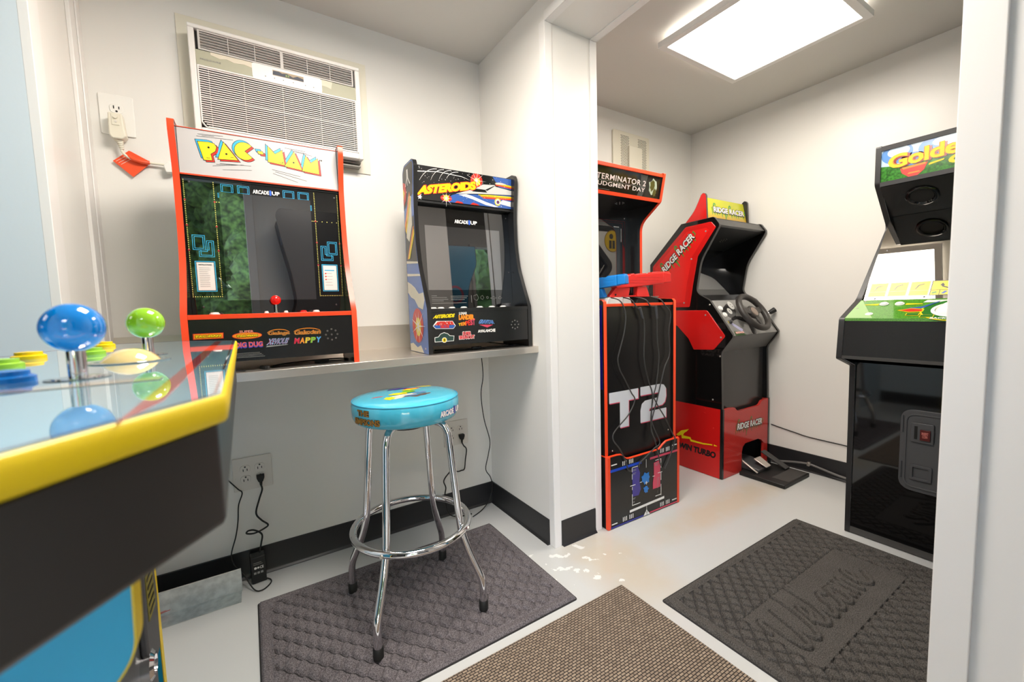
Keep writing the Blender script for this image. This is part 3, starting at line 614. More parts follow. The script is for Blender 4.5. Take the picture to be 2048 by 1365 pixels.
# ================================================================== wall air conditioner
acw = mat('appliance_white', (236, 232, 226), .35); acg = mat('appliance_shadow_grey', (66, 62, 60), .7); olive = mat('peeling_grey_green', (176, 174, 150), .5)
ac = empty('air_conditioner', (.168, YB, 1.78), 0, 'white wall air conditioner with slatted grille, above the red-edged countertop cabinet', 'air conditioner')
AY = 1.765-YB
def acbox(m_, x0, x1, z0, z1, y0, y1): m_.box(x0-.168, x1-.168, y0, y1, z0-1.78, z1-1.78)
b_ = MB(); acbox(b_, -.104, .438, 1.611, 1.963, AY+.022, -.003); b_.build('casing', acw, ac, .004)
def ring_xz(m_, out, inn, y0, y1):
    m_.ring([(x-.168, z-1.78) for x, z in inn], [(x-.168, z-1.78) for x, z in out], (0, 0, 0), X, Z, -y1, -y0)
b_ = MB()   # front shell with two openings
acbox(b_, -.104, .438, 1.950, 1.963, AY, AY+.022); acbox(b_, -.104, -.086, 1.611, 1.950, AY, AY+.022); acbox(b_, .420, .438, 1.611, 1.950, AY, AY+.022)
acbox(b_, -.086, .420, 1.611, 1.634, AY, AY+.022)
b_.build('front_shell', acw, ac, .003)
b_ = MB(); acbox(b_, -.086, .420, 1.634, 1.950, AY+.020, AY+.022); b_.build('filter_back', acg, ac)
b_ = MB(); acbox(b_, -.086, .420, 1.836, 1.883, AY+.001, AY+.02); b_.build('control_band', olive, ac, .001)
FC = PL((-.168, AY+.001, -1.78), X, Z)   # plane of the control band in room x, z
FC.m([[(-.045, 1.883), (-.045, 1.874), (-.02, 1.868), (.0, 1.872), (.02, 1.866), (.05, 1.869), (.075, 1.864), (.085, 1.883)], [(.295, 1.883), (.295, 1.862), (.315, 1.860), (.33, 1.856), (.335, 1.883)]], 0, .0006).build('peeled_patches', mat('peeled_cream', (222, 212, 190), .6), ac)
FC.m([rrect(.072, .297, 1.833, 1.884, .008)], .0004, .001).build('control_panel', acw, ac)
FC.m([[(.135, 1.857), (.235, 1.857), (.235, 1.875), (.135, 1.875)]], .0015, .0004).build('control_window', mat('peeled_brown', (176, 156, 130), .6), ac)
FC.m([[(.135, 1.859), (.235, 1.858), (.235, 1.866), (.215, 1.871), (.20, 1.864), (.18, 1.872), (.165, 1.869), (.155, 1.873), (.137, 1.872)]], .0017, .0004).build('control_label', mat('label_slate', (52, 58, 74), .5), ac)
FC.m([[(.176+.007*k, 1.861), (.181+.007*k, 1.861), (.181+.007*k, 1.868), (.176+.007*k, 1.868)] for k in range(2)], .002, .0003).build('digits', mat('dim_green_digits', (130, 150, 80), .5), ac)
lettering('brand_lettering', 'FRIGIDAIRE', FC, (-.075, -.018, 1.852, 1.8575), pgry, ac, .0008, .0)
FC.m([circ(x, 1.847, .0022, 10) for x in (.112, .14, .168, .20, .24, .268)], .0016, .0004).build('control_marks', pgry, ac)
for (x0, x1) in ((-.072, .162), (.172, .408)):          # two louvre banks
    b_ = MB(); ring_xz(b_, [(x0-.006, 1.886), (x1+.006, 1.886), (x1+.006, 1.949), (x0-.006, 1.949)], [(x0, 1.891), (x1, 1.891), (x1, 1.945), (x0, 1.945)], AY+.003, AY+.018)
    lv = b_.build('louvre_frame', mat('louvre_grey', (206, 200, 194), .45), ac, .001)
    b_ = MB()
    for k in range(6):
        z = 1.896+k*.0088; M = Matrix.Translation(((x0+x1)/2-.168, AY+.009, z-1.78)) @ Matrix.Rotation(math.radians(-18), 4, 'X'); b_.box(-(x1-x0)/2, (x1-x0)/2, -.004, .004, -.0011, .0011, M)
    for k in (1, 2): x = x0+(x1-x0)*k/3; b_.box(x-.168-.001, x-.168+.001, AY+.004, AY+.012, .112, .164)
    b_.build('louvre_blades', MATS['louvre_grey'], lv)
b_ = MB()                                               # intake grille
gx0, gx1 = -.084, .419
nb = 27
for k in range(nb):
    z = 1.640+k*(1.828-1.640)/(nb-1); xl = gx0+max(0, (1.66-z))*.8+.002; M = Matrix.Translation((0, AY+.005, z-1.78)) @ Matrix.Rotation(math.radians(24), 4, 'X')
    b_.box(xl-.168, gx1-.168, -.0035, .0035, -.0017, .0017, M)
b_.build('grille_slats', acw, ac)
b_ = MB()
for x in (-.055, .045, .165, .29, .408): b_.box(x-.168-.0012, x-.168+.0012, AY+.011, AY+.017, 1.638-1.78, 1.829-1.78)
b_.box(gx0-.168, gx1-.168, AY+.006, AY+.013, 1.734-1.78, 1.737-1.78); b_.build('grille_ribs', acw, ac)
b_ = MB(); ring_xz(b_, [(gx0-.001, 1.835), (gx1+.001, 1.835), (gx1+.001, 1.634), (gx0+.012, 1.634), (gx0-.001, 1.65)][::-1], [(gx0+.003, 1.830), (gx1-.003, 1.830), (gx1-.003, 1.638), (gx0+.013, 1.638), (gx0+.003, 1.652)][::-1], AY-.0015, AY+.012)
b_.build('grille_frame', acw, ac, .001)
b_ = MB(); acbox(b_, -.04, .432, 1.602, 1.606, AY+.03, -.003); acbox(b_, -.04, .432, 1.590, 1.594, AY+.03, -.003); b_.build('sleeve_rails', mat('sleeve_grey', (150, 146, 140), .5), ac)
MB().box(-.138-.168, .480-.168, -.0045, -.0005, 1.577-1.78, 2.018-1.78).build('mounting_board', cream, ac, .0008)

# ================================================================== outlets, plugs, cords
def slots(pl, cx, cy, s, m_):
    for dx in (-.0063, .0063): m_.prism([(cx+dx*s-.0009, cy-.001), (cx+dx*s+.0009, cy-.001), (cx+dx*s+.0009, cy+.007), (cx+dx*s-.0009, cy+.007)], pl.O, pl.U, pl.V, 0, .0008)
    m_.prism(circ(cx, cy-.0085, .0022, 10), pl.O, pl.U, pl.V, 0, .0008)
def outlet(x, y, z, w_, h_, cols, label, m, nrm='y', group=None, flip=False):
    t_ = empty('wall_outlet', (x, y, z), 0, label, 'outlet', group)
    p_ = MB().prism(rrect(-w_/2, w_/2, -h_/2, h_/2, .005), (0, 0, 0), X, Z, .0003, .005).build('face_plate', m, t_, .0015)
    pl = PL((0, -.005, 0), X, Z)
    for cx in cols:
        for cy in (-.0195, .0195):
            q = [(cx+px, cy+py) for px, py in rnd([(-.0165, -.0145), (.0165, -.0145), (.0165, .0145), (-.0165, .0145)], .0145, 6)]
            r_ = MB().prism(q, pl.O, pl.U, pl.V, 0, .0022).build('receptacle', m, t_, .0006)
            b_ = MB(); P2 = PL((0, -.0073, 0), X, Z)
            s_ = -1 if flip else 1
            for dx, hh in ((-.0063, .0080), (.0063, .007)): b_.prism([(cx+dx-.0013, cy-.0012*s_), (cx+dx+.0013, cy-.0012*s_), (cx+dx+.0013, cy+hh*s_), (cx+dx-.0013, cy+hh*s_)], P2.O, P2.U, P2.V, 0, .0006)
            b_.prism(circ(cx, cy-.0085*s_, .0030, 10), P2.O, P2.U, P2.V, 0, .0006); b_.build('slots', pblk, r_)
    return t_
outlet(-.3075, YB, 1.650, .084, .125, (0,), 'single white wall outlet high on the wall, left of the air conditioner', white)
ivory = mat('ivory_plastic', (222, 216, 208), .35)
outlet(-.0215, YB, .404, .127, .126, (-.0235, .0235), 'four-socket outlet low on the wall nearest the foreground machine', ivory, flip=True)
outlet(.822, YB, .400, .128, .123, (-.0235, .0235), 'four-socket outlet low on the wall behind the stool', ivory, flip=True)
# plug with test button and its cream cord to the air conditioner
PG = MB().prism(rnd([(-.018, .028), (.016, .028), (.018, -.015), (.021, -.040), (.012, -.050), (-.012, -.050), (-.019, -.040), (-.019, -.01)], .004), (0, 0, 0), X, Z, 0, .034).build('power_plug', cream, None, .003); pg = PG; PG.location = (-.306, YB-.0075, 1.616); PG.parent = ac; PG.matrix_parent_inverse = Matrix.Translation(ac.location).inverted()
MB().prism(rrect(-.010, .009, -.010, .024, .003), (0, -.034, 0), X, Z, 0, .002).build('button_plate', cream, pg, .0008)
MB().cyl((0, -.036, .014), (0, -.040, .014), .0055, .005, 18).build('test_button', cream, pg); MB().cyl((0, -.036, .001), (0, -.0375, .001), .003, .003, 12).build('indicator', ivory, pg)
b_ = MB()
for k in range(5): b_.lathe([(0, 0), (.0085-.0007*k, 0), (.0085-.0007*k, .0042), (0, .0042)], Matrix.Translation((.002+.0008*k, -.017, -.055-.0055*k)), 14)
b_.build('strain_relief', cream, pg)
cord('power_cord', [(-.302, YB-.0245, 1.545), (-.300, YB-.024, 1.530), (-.285, YB-.020, 1.516), (-.262, YB-.016, 1.510), (-.235, YB-.014, 1.510), (-.19, YB-.014, 1.509), (-.15, YB-.016, 1.50), (-.10, YB-.022, 1.52), (-.05, YB-.02, 1.56), (-.02, YB-.02, 1.589)], .0038, cream, None, parent=ac)
otag = mat('orange_tag', (240, 84, 40), .35)
t_ = empty('warning_tag', (-.283, YB-.012, 1.512), 0, 'bright orange folded warning tag wrapped on the cream cord', 'tag')
MB().prism([(-.045, -.008), (-.004, .030), (.0, .029), (.046, .004), (.040, -.010), (.001, -.052)], (0, .003, 0), X, Z, 0, .0008).build('tag_sheet', otag, t_)
MB().tube([(-.006, -.006, .010), (.010, -.008, .001), (.030, -.006, -.003), (.046, -.003, -.002)], .0065, 10).build('tag_fold', otag, t_)
PL((0, .0022, 0), X, Z).m([[(-.038+.006*k, -.008-.004*k), (-.012+.006*k, .013-.004*k), (-.0115+.006*k, .0124-.004*k), (-.0375+.006*k, -.0086-.004*k)] for k in range(3)], 0, .0004).build('tag_print', pwht, t_)
tag(MB().prism(rnd([(-.012, -.018), (.010, -.014), (.014, .012), (-.006, .020), (-.018, .004)], .004), (-.183, YB-.010, 1.500), X, Z, 0, .018).build('cord_label', white, None, .002), 'crumpled white cord label beside the left edge of the red-edged cabinet', 'label')
def black_plug(x, y, z, label, t_=None):
    t_ = t_ or empty('power_plug', (x, y, z), 0, label, 'plug')
    MB().prism(rnd([(-.013, .011), (.013, .011), (.013, 0), (.007, -.016), (-.007, -.016), (-.013, 0)], .003), (0, 0, 0), X, Z, 0, .018).build('plug_body', rubber, t_, .002)
    MB().cyl((0, -.010, -.016), (0, -.010, -.030), .0055, .004, 12).build('strain_relief', rubber, t_)
    return t_
bp1 = black_plug(.002, YB-.0075, .384, 'black plug and kinked cord feeding the power adapter, in the outlet nearest the foreground machine')
bp2 = black_plug(.846, YB-.0075, .381, 'black plug with cord hanging to the floor, in the outlet behind the stool')
cy = YB-.018
cord('power_cord', [(.002, YB-.0175, .354), (.004, cy, .335), (-.008, cy-.004, .301), (-.021, cy-.005, .252), (-.006, cy-.008, .222), (.014, cy-.010, .199), (.004, cy-.010, .188), (-.030, cy-.014, .180), (-.055, cy-.014, .186), (-.050, cy-.018, .197), (-.030, cy-.020, .194), (-.008, cy-.022, .172), (-.012, cy-.024, .140), (-.020, cy-.026, .107)], .0031, rubber, None, parent=bp1)
t_ = empty('power_adapter', (-.028, YB-.041, .001), math.radians(4), 'black power adapter brick with white markings, standing against the baseboard', 'adapter')
MB().box(-.024, .024, -.024, .020, 0, .100).build('adapter_body', blackm, t_, .003)
P_ = PL((0, -.024, 0), X, Z)
P_.m([[(-.016, .078), (.010, .078), (.010, .0795), (-.016, .0795)], [(-.016, .072), (.014, .072), (.014, .0732), (-.016, .0732)]]+[[(-.016+.011*k, .036), (-.008+.011*k, .036), (-.008+.011*k, .044), (-.016+.011*k, .044)] for k in range(3)], 0, .0005).build('adapter_label', pgry, t_)
lettering('adapter_mark', 'CE', P_, (.004, .016, .054, .064), pwht, t_, .0008, .02); P_.m([circ(-.010, .059, .0045, 12), circ(-.001, .059, .0035, 12)], 0, .0005).build('adapter_symbols', pwht, t_)
cord('power_cord', [(-.005, YB-.055, .006), (.010, YB-.075, .004), (.006, YB-.10, .004), (-.02, YB-.125, .004), (-.045, YB-.11, .008), (-.075, YB-.060, .05), (-.10, YB-.045, .085), (-.108, YB-.022, .118), (-.090, YB-.016, .18), (-.080, YB-.014, .234), (-.074, YB-.014, .294), (-.060, YB-.014, .337), (-.072, YB-.016, .357), (-.10, YB-.02, .40), (-.16, YB-.04, .50), (-.20, YB-.05, .60), (-.22, YB-.08, .812)], .0022, rubber, None, parent=t_)
cord('power_cord', [(.846, YB-.0175, .351), (.852, YB-.022, .335), (.868, cy, .311), (.860, cy, .26), (.853, cy, .216), (.835, cy-.003, .213), (.815, cy-.004, .213), (.785, cy-.006, .226), (.765, cy-.006, .215), (.74, cy-.006, .185), (.748, cy-.008, .15), (.742, cy-.010, .11), (.75, cy-.03, .03), (.80, cy-.04, .006), (.86, cy-.05, .005)], .0029, rubber, None, parent=bp2)
cord('power_lead', [(.955, 1.800, .838), (.950, 1.790, .80), (.975, cy, .671), (.960, cy, .573), (.972, cy, .448), (1.001, cy, .33), (.990, cy, .26), (.972, cy, .187), (.995, cy-.004, .14), (1.000, cy-.012, .09), (.975, cy-.02, .03), (.92, cy-.045, .006), (.85, cy-.08, .005)], .0022, rubber, None, parent=ast)
# leads lying on the shelf under the two small cabinets
def shelf_lead(pts, par):
    cord('power_lead', [(x, y, SZ+.003) for x, y in pts], .0022, rubber, None, parent=par)
shelf_lead([(-.13, 1.50), (-.09, 1.47), (-.06, 1.455), (-.035, 1.44), (-.015, 1.425)], pm)
shelf_lead([(.20, 1.50), (.26, 1.485), (.285, 1.52), (.25, 1.56), (.18, 1.56), (.10, 1.53), (.06, 1.49), (.04, 1.455)], pm)
shelf_lead([(.62, 1.56), (.70, 1.52), (.78, 1.50), (.86, 1.505), (.93, 1.50), (.96, 1.52), (.955, 1.795)], ast)
for x, y, r_, lb in ((.035, 1.445, -65, pm), (.20, 1.502, -10, pm), (.78, 1.503, 4, ast)):
    o = MB().prism(rnd([(-.022, -.005), (.014, -.007), (.022, -.003), (.022, .003), (.014, .007), (-.022, .005)], .002), (0, 0, .0005), X, Y, 0, .009).build('inline_switch', rubber, None, .001)
    o.location = (x, y, SZ); o.rotation_euler = (0, 0, math.radians(r_)); keep(o, lb)
# galvanised metal angle on the floor
galv = mat('galvanised_steel', (206, 208, 206), .38, .85, noise=(40, .14))
t_ = empty('metal_channel', (-.20, 1.75, 0), 0, 'galvanised sheet metal channel lying on the floor against the back baseboard', 'metal sheet')
MB().box(-.17, .117, -.064, .010, .001, .003).build('bottom_flange', galv, t_)
MB().prism([(.008, .001), (.010, .001), (.006, .086), (.0, .090), (-.003, .088), (.004, .084)], (-.17, 0, 0), Y, Z, 0, .290).build('upright_web', galv, t_)
PL((0, .0075, 0), X, (0, -.004, .085)).m([[(-.13, .010), (-.085, .015), (-.085, .0165), (-.13, .0115)], [(-.125, .014), (-.095, .018), (-.095, .019), (-.125, .015)]], 0, .0005).build('red_stamp', pred, t_)

# ================================================================== wall vent (right room)
t_ = empty('wall_heater_vent', (2.088, YB2, 1.965), 0, 'cream perforated wall vent above the red-edged gun game cabinet', 'vent')
MB().prism(rrect(-.163, .163, -.215, .092, .012), (0, 0, 0), X, Z, .001, .012).build('vent_plate', cream, t_, .002)
VP = PL((0, -.012, 0), X, Z); b_ = MB()
for x0, x1 in ((-.095, -.028), (.058, .130)):
    for i in range(7):
        for j in range(33): cx = x0+(x1-x0)*(i+.5*(j % 2))/6.5; cz = .066-.0077*j; b_.prism(circ(cx, cz, .0030, 6), VP.O, VP.U, VP.V, 0, .0004)
b_.build('perforations', mat('vent_hole_dark', (40, 38, 36), .8), t_)
MB().box(-.036, .080, -.026, -.0125, -.20, .012).build('vent_cover', cream, t_, .003)

# ================================================================== floor mats
def mat_mesh(name, w_, d_, h, m, loc, label, hf, nx=260, ny=170, tilt=0):
    """mat as a dense sheet whose height follows hf(x, y), with a thin rubber skirt"""
    t_ = empty(name, loc, tilt, label, 'floor mat')
    b_ = MB(); bm = b_.bm; g = []
    for j in range(ny+1):
        g.append([bm.verts.new((w_*i/nx, d_*j/ny, hf(w_*i/nx, d_*j/ny))) for i in range(nx+1)])
    for j in range(ny):
        for i in range(nx): bm.faces.new((g[j][i], g[j][i+1], g[j+1][i+1], g[j+1][i]))
    b_.build('pile', m, t_, ang=75)
    MB().prism(rrect(-.004, w_+.004, -.004, d_+.004, .010), (0, 0, 0), X, Y, 0, .0025).build('rubber_backing', mat('mat_rubber', (30, 29, 30), .7), t_)
def carpet(name, col, a=.22):
    """short pile: speckled colour and fine bump"""
    m = mat(name, col, .95); n = m.node_tree; b = n.nodes['Principled BSDF']; b.inputs['Specular IOR Level'].default_value = .1
    tc = n.nodes.new('ShaderNodeTexCoord'); v = n.nodes.new('ShaderNodeTexNoise'); v.inputs['Scale'].default_value = 330; v.inputs['Detail'].default_value = 2
    v2 = n.nodes.new('ShaderNodeTexNoise'); v2.inputs['Scale'].default_value = 14; v2.inputs['Detail'].default_value = 4
    ad = n.nodes.new('ShaderNodeMath'); ad.operation = 'MULTIPLY_ADD'; ad.inputs[1].default_value = .12
    n.links.new(tc.outputs['Object'], v.inputs[0]); n.links.new(tc.outputs['Object'], v2.inputs[0]); n.links.new(v2.outputs[0], ad.inputs[0]); n.links.new(v.outputs[0], ad.inputs[2])
    r = n.nodes.new('ShaderNodeValToRGB'); c = lin(col); r.color_ramp.elements[0].position = .42; r.color_ramp.elements[1].position = .68
    r.color_ramp.elements[0].color = tuple(x*(1-a*1.5) for x in c)+(1,); r.color_ramp.elements[1].color = tuple(min(1, x*(1+a*3.2)) for x in c)+(1,)
    n.links.new(ad.outputs[0], r.inputs[0]); n.links.new(r.outputs[0], b.inputs['Base Color'])
    bp = n.nodes.new('ShaderNodeBump'); bp.inputs['Strength'].default_value = .6; bp.inputs['Distance'].default_value = .002; n.links.new(v.outputs[0], bp.inputs['Height']); n.links.new(bp.outputs[0], b.inputs['Normal'])
    return m
def sm(a, b, x): t = max(0, min(1, (x-a)/(b-a))); return t*t*(3-2*t)
W1, D1 = .917, .602
def grey_h(x, y):
    e = min(x, W1-x, y, D1-y); base = .0030+.0085*sm(0, .006, e)
    if e < .033: return base-.0028*math.exp(-((e-.026)/.004)**2)
    u = (x+y*.86)/.058; v = (x-y*.98)/.058; u += .05*math.sin(2*PI*v); v += .05*math.sin(2*PI*u)
    g = max(math.exp(-(((u % 1)-.5)/.12)**2), .7*math.exp(-(((v % 1)-.5)/.12)**2))
    return base-.0105*g
mat_mesh('floor_mat', W1, D1, .008, carpet('pile_purple_grey', (94, 89, 91), .22), (-.032, 1.035, 0), 'purple-grey ribbed carpet mat lying under the chrome bar stool', grey_h, 420, 280)
W2, D2 = .925, .61
wx, wy = 1.118, .251
WC = []   # handwriting of the word, as strokes in mat coordinates
def stroke(pts): WC.append(catm([(x, y, 0) for x, y in pts], 6))
s0 = lambda P: [(.125+.60*x+.02*(y), .245+.165*y) for x, y in P]
stroke(s0([(0, .55), (.02, .78), (.055, .72), (.05, .40), (.06, .08), (.10, .05), (.135, .40), (.155, .80), (.145, .35), (.165, .05), (.21, .10), (.255, .50), (.27, .95), (.26, 1.0)]))
stroke(s0([(.265, .25), (.32, .38), (.33, .52), (.30, .56), (.28, .35), (.30, .10), (.35, .12), (.40, .55), (.43, .98), (.41, 1.05), (.395, .70), (.40, .15), (.43, .08), (.46, .20)]))
stroke(s0([(.54, .45), (.515, .52), (.475, .35), (.49, .10), (.53, .10), (.56, .25), (.595, .50), (.57, .30), (.585, .08), (.63, .12), (.645, .40), (.615, .50), (.60, .40)]))
stroke(s0([(.66, .50), (.67, .10), (.675, .35), (.705, .50), (.715, .35), (.715, .10), (.725, .35), (.755, .50), (.77, .35), (.77, .10), (.79, .10)]))
stroke(s0([(.81, .25), (.87, .38), (.88, .50), (.855, .54), (.83, .35), (.85, .10), (.90, .08), (.96, .28)]))
segs = [(s[i], s[i+1]) for s in WC for i in range(len(s)-1)]
grid = {}
for a, c in segs:
    for gx in range(int((min(a.x, c.x)-.02)/.02), int((max(a.x, c.x)+.02)/.02)+1):
        for gy in range(int((min(a.y, c.y)-.02)/.02), int((max(a.y, c.y)+.02)/.02)+1): grid.setdefault((gx, gy), []).append((a, c))
def wdist(x, y):
    best = 1
    for a, c in grid.get((int(x/.02), int(y/.02)), ()):
        dx, dy = c.x-a.x, c.y-a.y; L = dx*dx+dy*dy or 1e-9; t = max(0, min(1, ((x-a.x)*dx+(y-a.y)*dy)/L)); best = min(best, math.hypot(x-a.x-t*dx, y-a.y-t*dy))
    return best
def welc_h(x, y):
    e = min(x, W2-x, y, D2-y); base = .0030+.0090*sm(0, .008, e)
    if e < .034: return base-.0035*math.exp(-((e-.028)/.004)**2)
    if .125 < x < .790 and .195 < y < .412:
        d = wdist(x, y); r = -.0005
        if d < .02: r += .0022*sm(.0085, .0055, d) if False else (.0028*(1-sm(.0050, .0075, d))-.0030*math.exp(-((d-.0095)/.0022)**2))
        return base-.0015+r*2.2
    edge = min(abs(x-.125) if .19 < y < .417 else 1, abs(x-.790) if .19 < y < .417 else 1, abs(y-.195) if .12 < x < .795 else 1, abs(y-.412) if .12 < x < .795 else 1)
    u = (x+y*1.05)/.052; v = (x-y*1.05)/.052; u += .05*math.sin(2*PI*v); v += .05*math.sin(2*PI*u)
    g = max(math.exp(-(((u % 1)-.5)/.12)**2), math.exp(-(((v % 1)-.5)/.12)**2))
    return base-.0105*g-.005*math.exp(-(edge/.004)**2)
mat_mesh('floor_mat', W2, D2, .009, carpet('pile_charcoal', (74, 71, 68), .20), (wx, wy, 0), 'charcoal doormat with raised Welcome lettering in the right-hand room', welc_h, 420, 280)
# woven brown mat
wv = mat('woven_brown', (128, 112, 96), .85); n = wv.node_tree; b = n.nodes['Principled BSDF']
tc = n.nodes.new('ShaderNodeTexCoord'); mp_ = n.nodes.new('ShaderNodeMapping'); mp_.inputs['Rotation'].default_value = (0, 0, 0)
br = n.nodes.new('ShaderNodeTexBrick'); br.inputs['Scale'].default_value = 1; br.inputs['Brick Width'].default_value = .0150; br.inputs['Row Height'].default_value = .0080; br.inputs['Mortar Size'].default_value = .0014; br.inputs['Mortar Smooth'].default_value = .5
br.inputs['Color1'].default_value = lin((158, 140, 120))+(1,); br.inputs['Color2'].default_value = lin((132, 115, 98))+(1,); br.inputs['Mortar'].default_value = lin((38, 32, 28))+(1,)
n.links.new(tc.outputs['Object'], mp_.inputs[0]); n.links.new(mp_.outputs[0], br.inputs[0]); n.links.new(br.outputs[0], b.inputs['Base Color'])
bp = n.nodes.new('ShaderNodeBump'); bp.inputs['Strength'].default_value = .8; bp.inputs['Distance'].default_value = .003; bp.invert = True; n.links.new(br.outputs['Fac'], bp.inputs['Height']); n.links.new(bp.outputs[0], b.inputs['Normal'])
t_ = empty('floor_mat', (.14, .39, 0), 0, 'brown woven mat in the foreground, between the grey mat and the Welcome doormat', 'floor mat')
MB().prism(rrect(0, .922, 0, .605, .004), (0, 0, 0), X, Y, .001, .006).build('woven_top', wv, t_, .0015)
MB().prism(rrect(-.002, .924, -.002, .607, .004), (0, 0, 0), X, Y, 0, .0012).build('rubber_backing', MATS['mat_rubber'], t_)

# ================================================================== gun game cabinet with red edges
G = empty('arcade_cabinet', (1.531, 1.277, 0), math.radians(-1.08), 'upright gun arcade cabinet with bright red edges and black front, standing by the opening', 'arcade cabinet')
H2 = .2415; hi = H2-.016
# riser
rp = [(-H2, .002), (H2, .002), (H2, .331), (.185, .331), (.150, .330), (.125, .318), (.104, .303), (.085, .299), (-.105, .299), (-.125, .302), (-.145, .318), (-.160, .327), (-.185, .330), (-H2, .330)]
RF = front(-.001, 0, -.001, 1)
MB().prism([(x*.985, z) for x, z in rp], (0, 0, 0), X, Z, -.014, 0).build('riser_front', black, G)
b_ = MB(); up = [p for p in rp[2:]]
b_.tube([(x, .007, z+.001) for x, z in up], .0055, 8); b_.build('riser_top_edge', redm, G)
for s in (-1, 1):
    MB().box(min(s*H2, s*(H2-.014)), max(s*H2, s*(H2-.014)), .0145, .47, .002, .329).build('riser_side', black, G)
    MB().box(min(s*(H2+.001), s*(H2-.014)), max(s*(H2+.001), s*(H2-.014)), -.0015, .0145, .002, .332).build('riser_edge', redm, G)
    MB().box(min(s*H2, s*(H2-.014)), max(s*H2, s*(H2-.014)), .0145, .47, .329, .333).build('riser_side_edge', redm, G)
stp = []
RF.m([[(-.229, .262), (-.03, .262), (-.03, .274), (-.229, .274)]], 0, .0005).build('riser_stripe', mat('print_royal_blue', (20, 70, 190), .3), G)
RF.m([[(.028, .267), (.229, .267), (.229, .277), (.028, .277)]], 0, .0005).build('riser_stripe', ppnk, G)
RF.m([[(-.229, .004), (-.018, .004), (-.018, .011), (-.229, .011)]], 0, .0005).build('riser_stripe', pnav, G)
RF.m([[(.026, .006), (.229, .006), (.229, .012), (.026, .012)]], 0, .0005).build('riser_stripe', ppnk, G)
wm = []
for x0, z0 in ((-.153, .278), (.100, .284), (-.153, .017), (.100, .017)):
    for k in range(7):
        if k != 3: wm.append([(x0+.0105*k, z0), (x0+.0105*k+.0042, z0), (x0+.0105*k+.0042, z0+.020), (x0+.0105*k, z0+.020)])
for x0, z0 in ((-.222, .292), (.188, .302), (-.222, .020), (.188, .024)): wm.append([(x0, z0), (x0+.034, z0), (x0+.034, z0+.0045), (x0, z0+.0045)])
fr_ = []
for x, za, zb in ((-.094, .075, .13), (-.094, .15, .165), (-.094, .20, .225), (-.094, .235, .257), (.103, .075, .13), (.103, .15, .19), (.103, .21, .23), (.103, .235, .257)): fr_.append([(x, za), (x+.003, za), (x+.003, zb), (x, zb)])
for xa, xb, z in ((-.094, -.055, .254), (.065, .106, .254), (-.094, -.040, .075), (.065, .106, .078), (-.105, -.072, .170), (.082, .113, .188), (-.042, -.028, .172), (.045, .059, .180)): fr_.append([(xa, z), (xb, z), (xb, z+.003), (xa, z+.003)])
fr_ += [[(.0, .235), (.002, .235), (.002, .275), (0, .275)], [(.002, .030), (.004, .030), (.004, .058), (.002, .058)], [(-.109, .047), (.128, .052), (.128, .064), (-.109, .058)], [(-.006, .160), (.010, .160), (.010, .163), (-.006, .163)], [(.0005, .1535), (.0035, .1535), (.0035, .1695), (.0005, .1695)]]
RF.m(wm, 0, .0006).build('tick_marks', pwht, G); RF.m(fr_, .0008, .0005).build('crosshair_frame', pwht, G)
RF.m([[(-.018, .004), (.004, .030), (.0265, .004)]], .0002, .0006).build('triangle_logo', pwht, G); RF.m([[(.0035, .004), (.0055, .004), (.0055, .014), (.012, .0225), (.010, .0235), (.0045, .016), (-.001, .0235), (-.003, .0225), (.0035, .014)]], .0009, .0004).build('triangle_logo_lines', pblk, G)
RF.m([[(-.091, .118), (-.091, .250), (-.055, .252), (-.040, .22), (-.045, .18), (-.035, .14), (-.05, .115)]], .0001, .0005).build('violet_patch', mat('print_violet_blue', (66, 56, 140), .3), G)
RF.m([[(.055, .245), (.055, .185), (.048, .15), (.048, .118), (.10, .118), (.10, .252)]], .0001, .0005).build('pink_patch', ppnk, G)
RF.m([blobp(-.002, .185, .034, .030, 21), blobp(.0, .13, .018, .022, 22)], .0001, .0005).build('blue_glow_patch', mat('print_azure', (30, 120, 200), .3), G)
tl = [[(x0, z), (x0+l, z), (x0+l, z+.0016), (x0, z+.0016)] for x0, l, zs in ((-.088, .030, (.243, .238, .226, .221, .108, .103, .092, .087)), (.062, .034, (.240, .235, .230)), (.078, .020, (.165, .158, .151, .144, .137, .130, .123, .116, .100, .094))) for z in zs for l in (l*random.uniform(.7, 1),)]
RF.m(tl, .0008, .0004).build('fine_print', pgry, G)
# main sides
prof = rnd([(.020, .333), (.020, 1.012), (.030, 1.022), (.200, 1.030), (.228, 1.060), (.228, 1.415), (.105, 1.503), (.078, 1.632), (.470, 1.632), (.470, .333)], {3: .02, 4: .04, 5: .04, 6: .008, 7: .006, 8: .01})
side_panels(G, prof, H2-.003, .016, black, redm, out=.0022)
MB().box(-hi, hi, .028, .040, .30, .995).build('front_panel', black, G)
MB().box(-hi, hi, .024, .036, .993, 1.006).build('deck_edge', redm, G, .001)
MB().box(-hi, hi, .036, .31, .990, 1.004).build('gun_deck', blackm, G)
MB().box(-hi, hi, .094, .46, 1.614, 1.630).build('top_board', black, G); MB().box(-hi, hi, .082, .094, 1.614, 1.630).build('top_board_edge', redm, G, .001)
MB().prism([(.106, 1.499), (.102, 1.514), (.45, 1.514), (.45, 1.499)], (0, 0, 0), Y, Z, -hi, hi).build('marquee_shelf', black, G)
MB().prism([(.1035, 1.498), (.1005, 1.513), (.106, 1.514), (.108, 1.498)], (0, 0, 0), Y, Z, -hi, hi).build('marquee_lower_edge', redm, G)
MB().prism([(.110, 1.513), (.088, 1.615), (.100, 1.615), (.122, 1.513)], (0, 0, 0), Y, Z, -hi, hi).build('marquee_panel', mat('marquee_olive_black', (38, 34, 26), .08), G)
MB().box(-hi, hi, .455, .467, .34, 1.61).build('back_board', blackm, G)
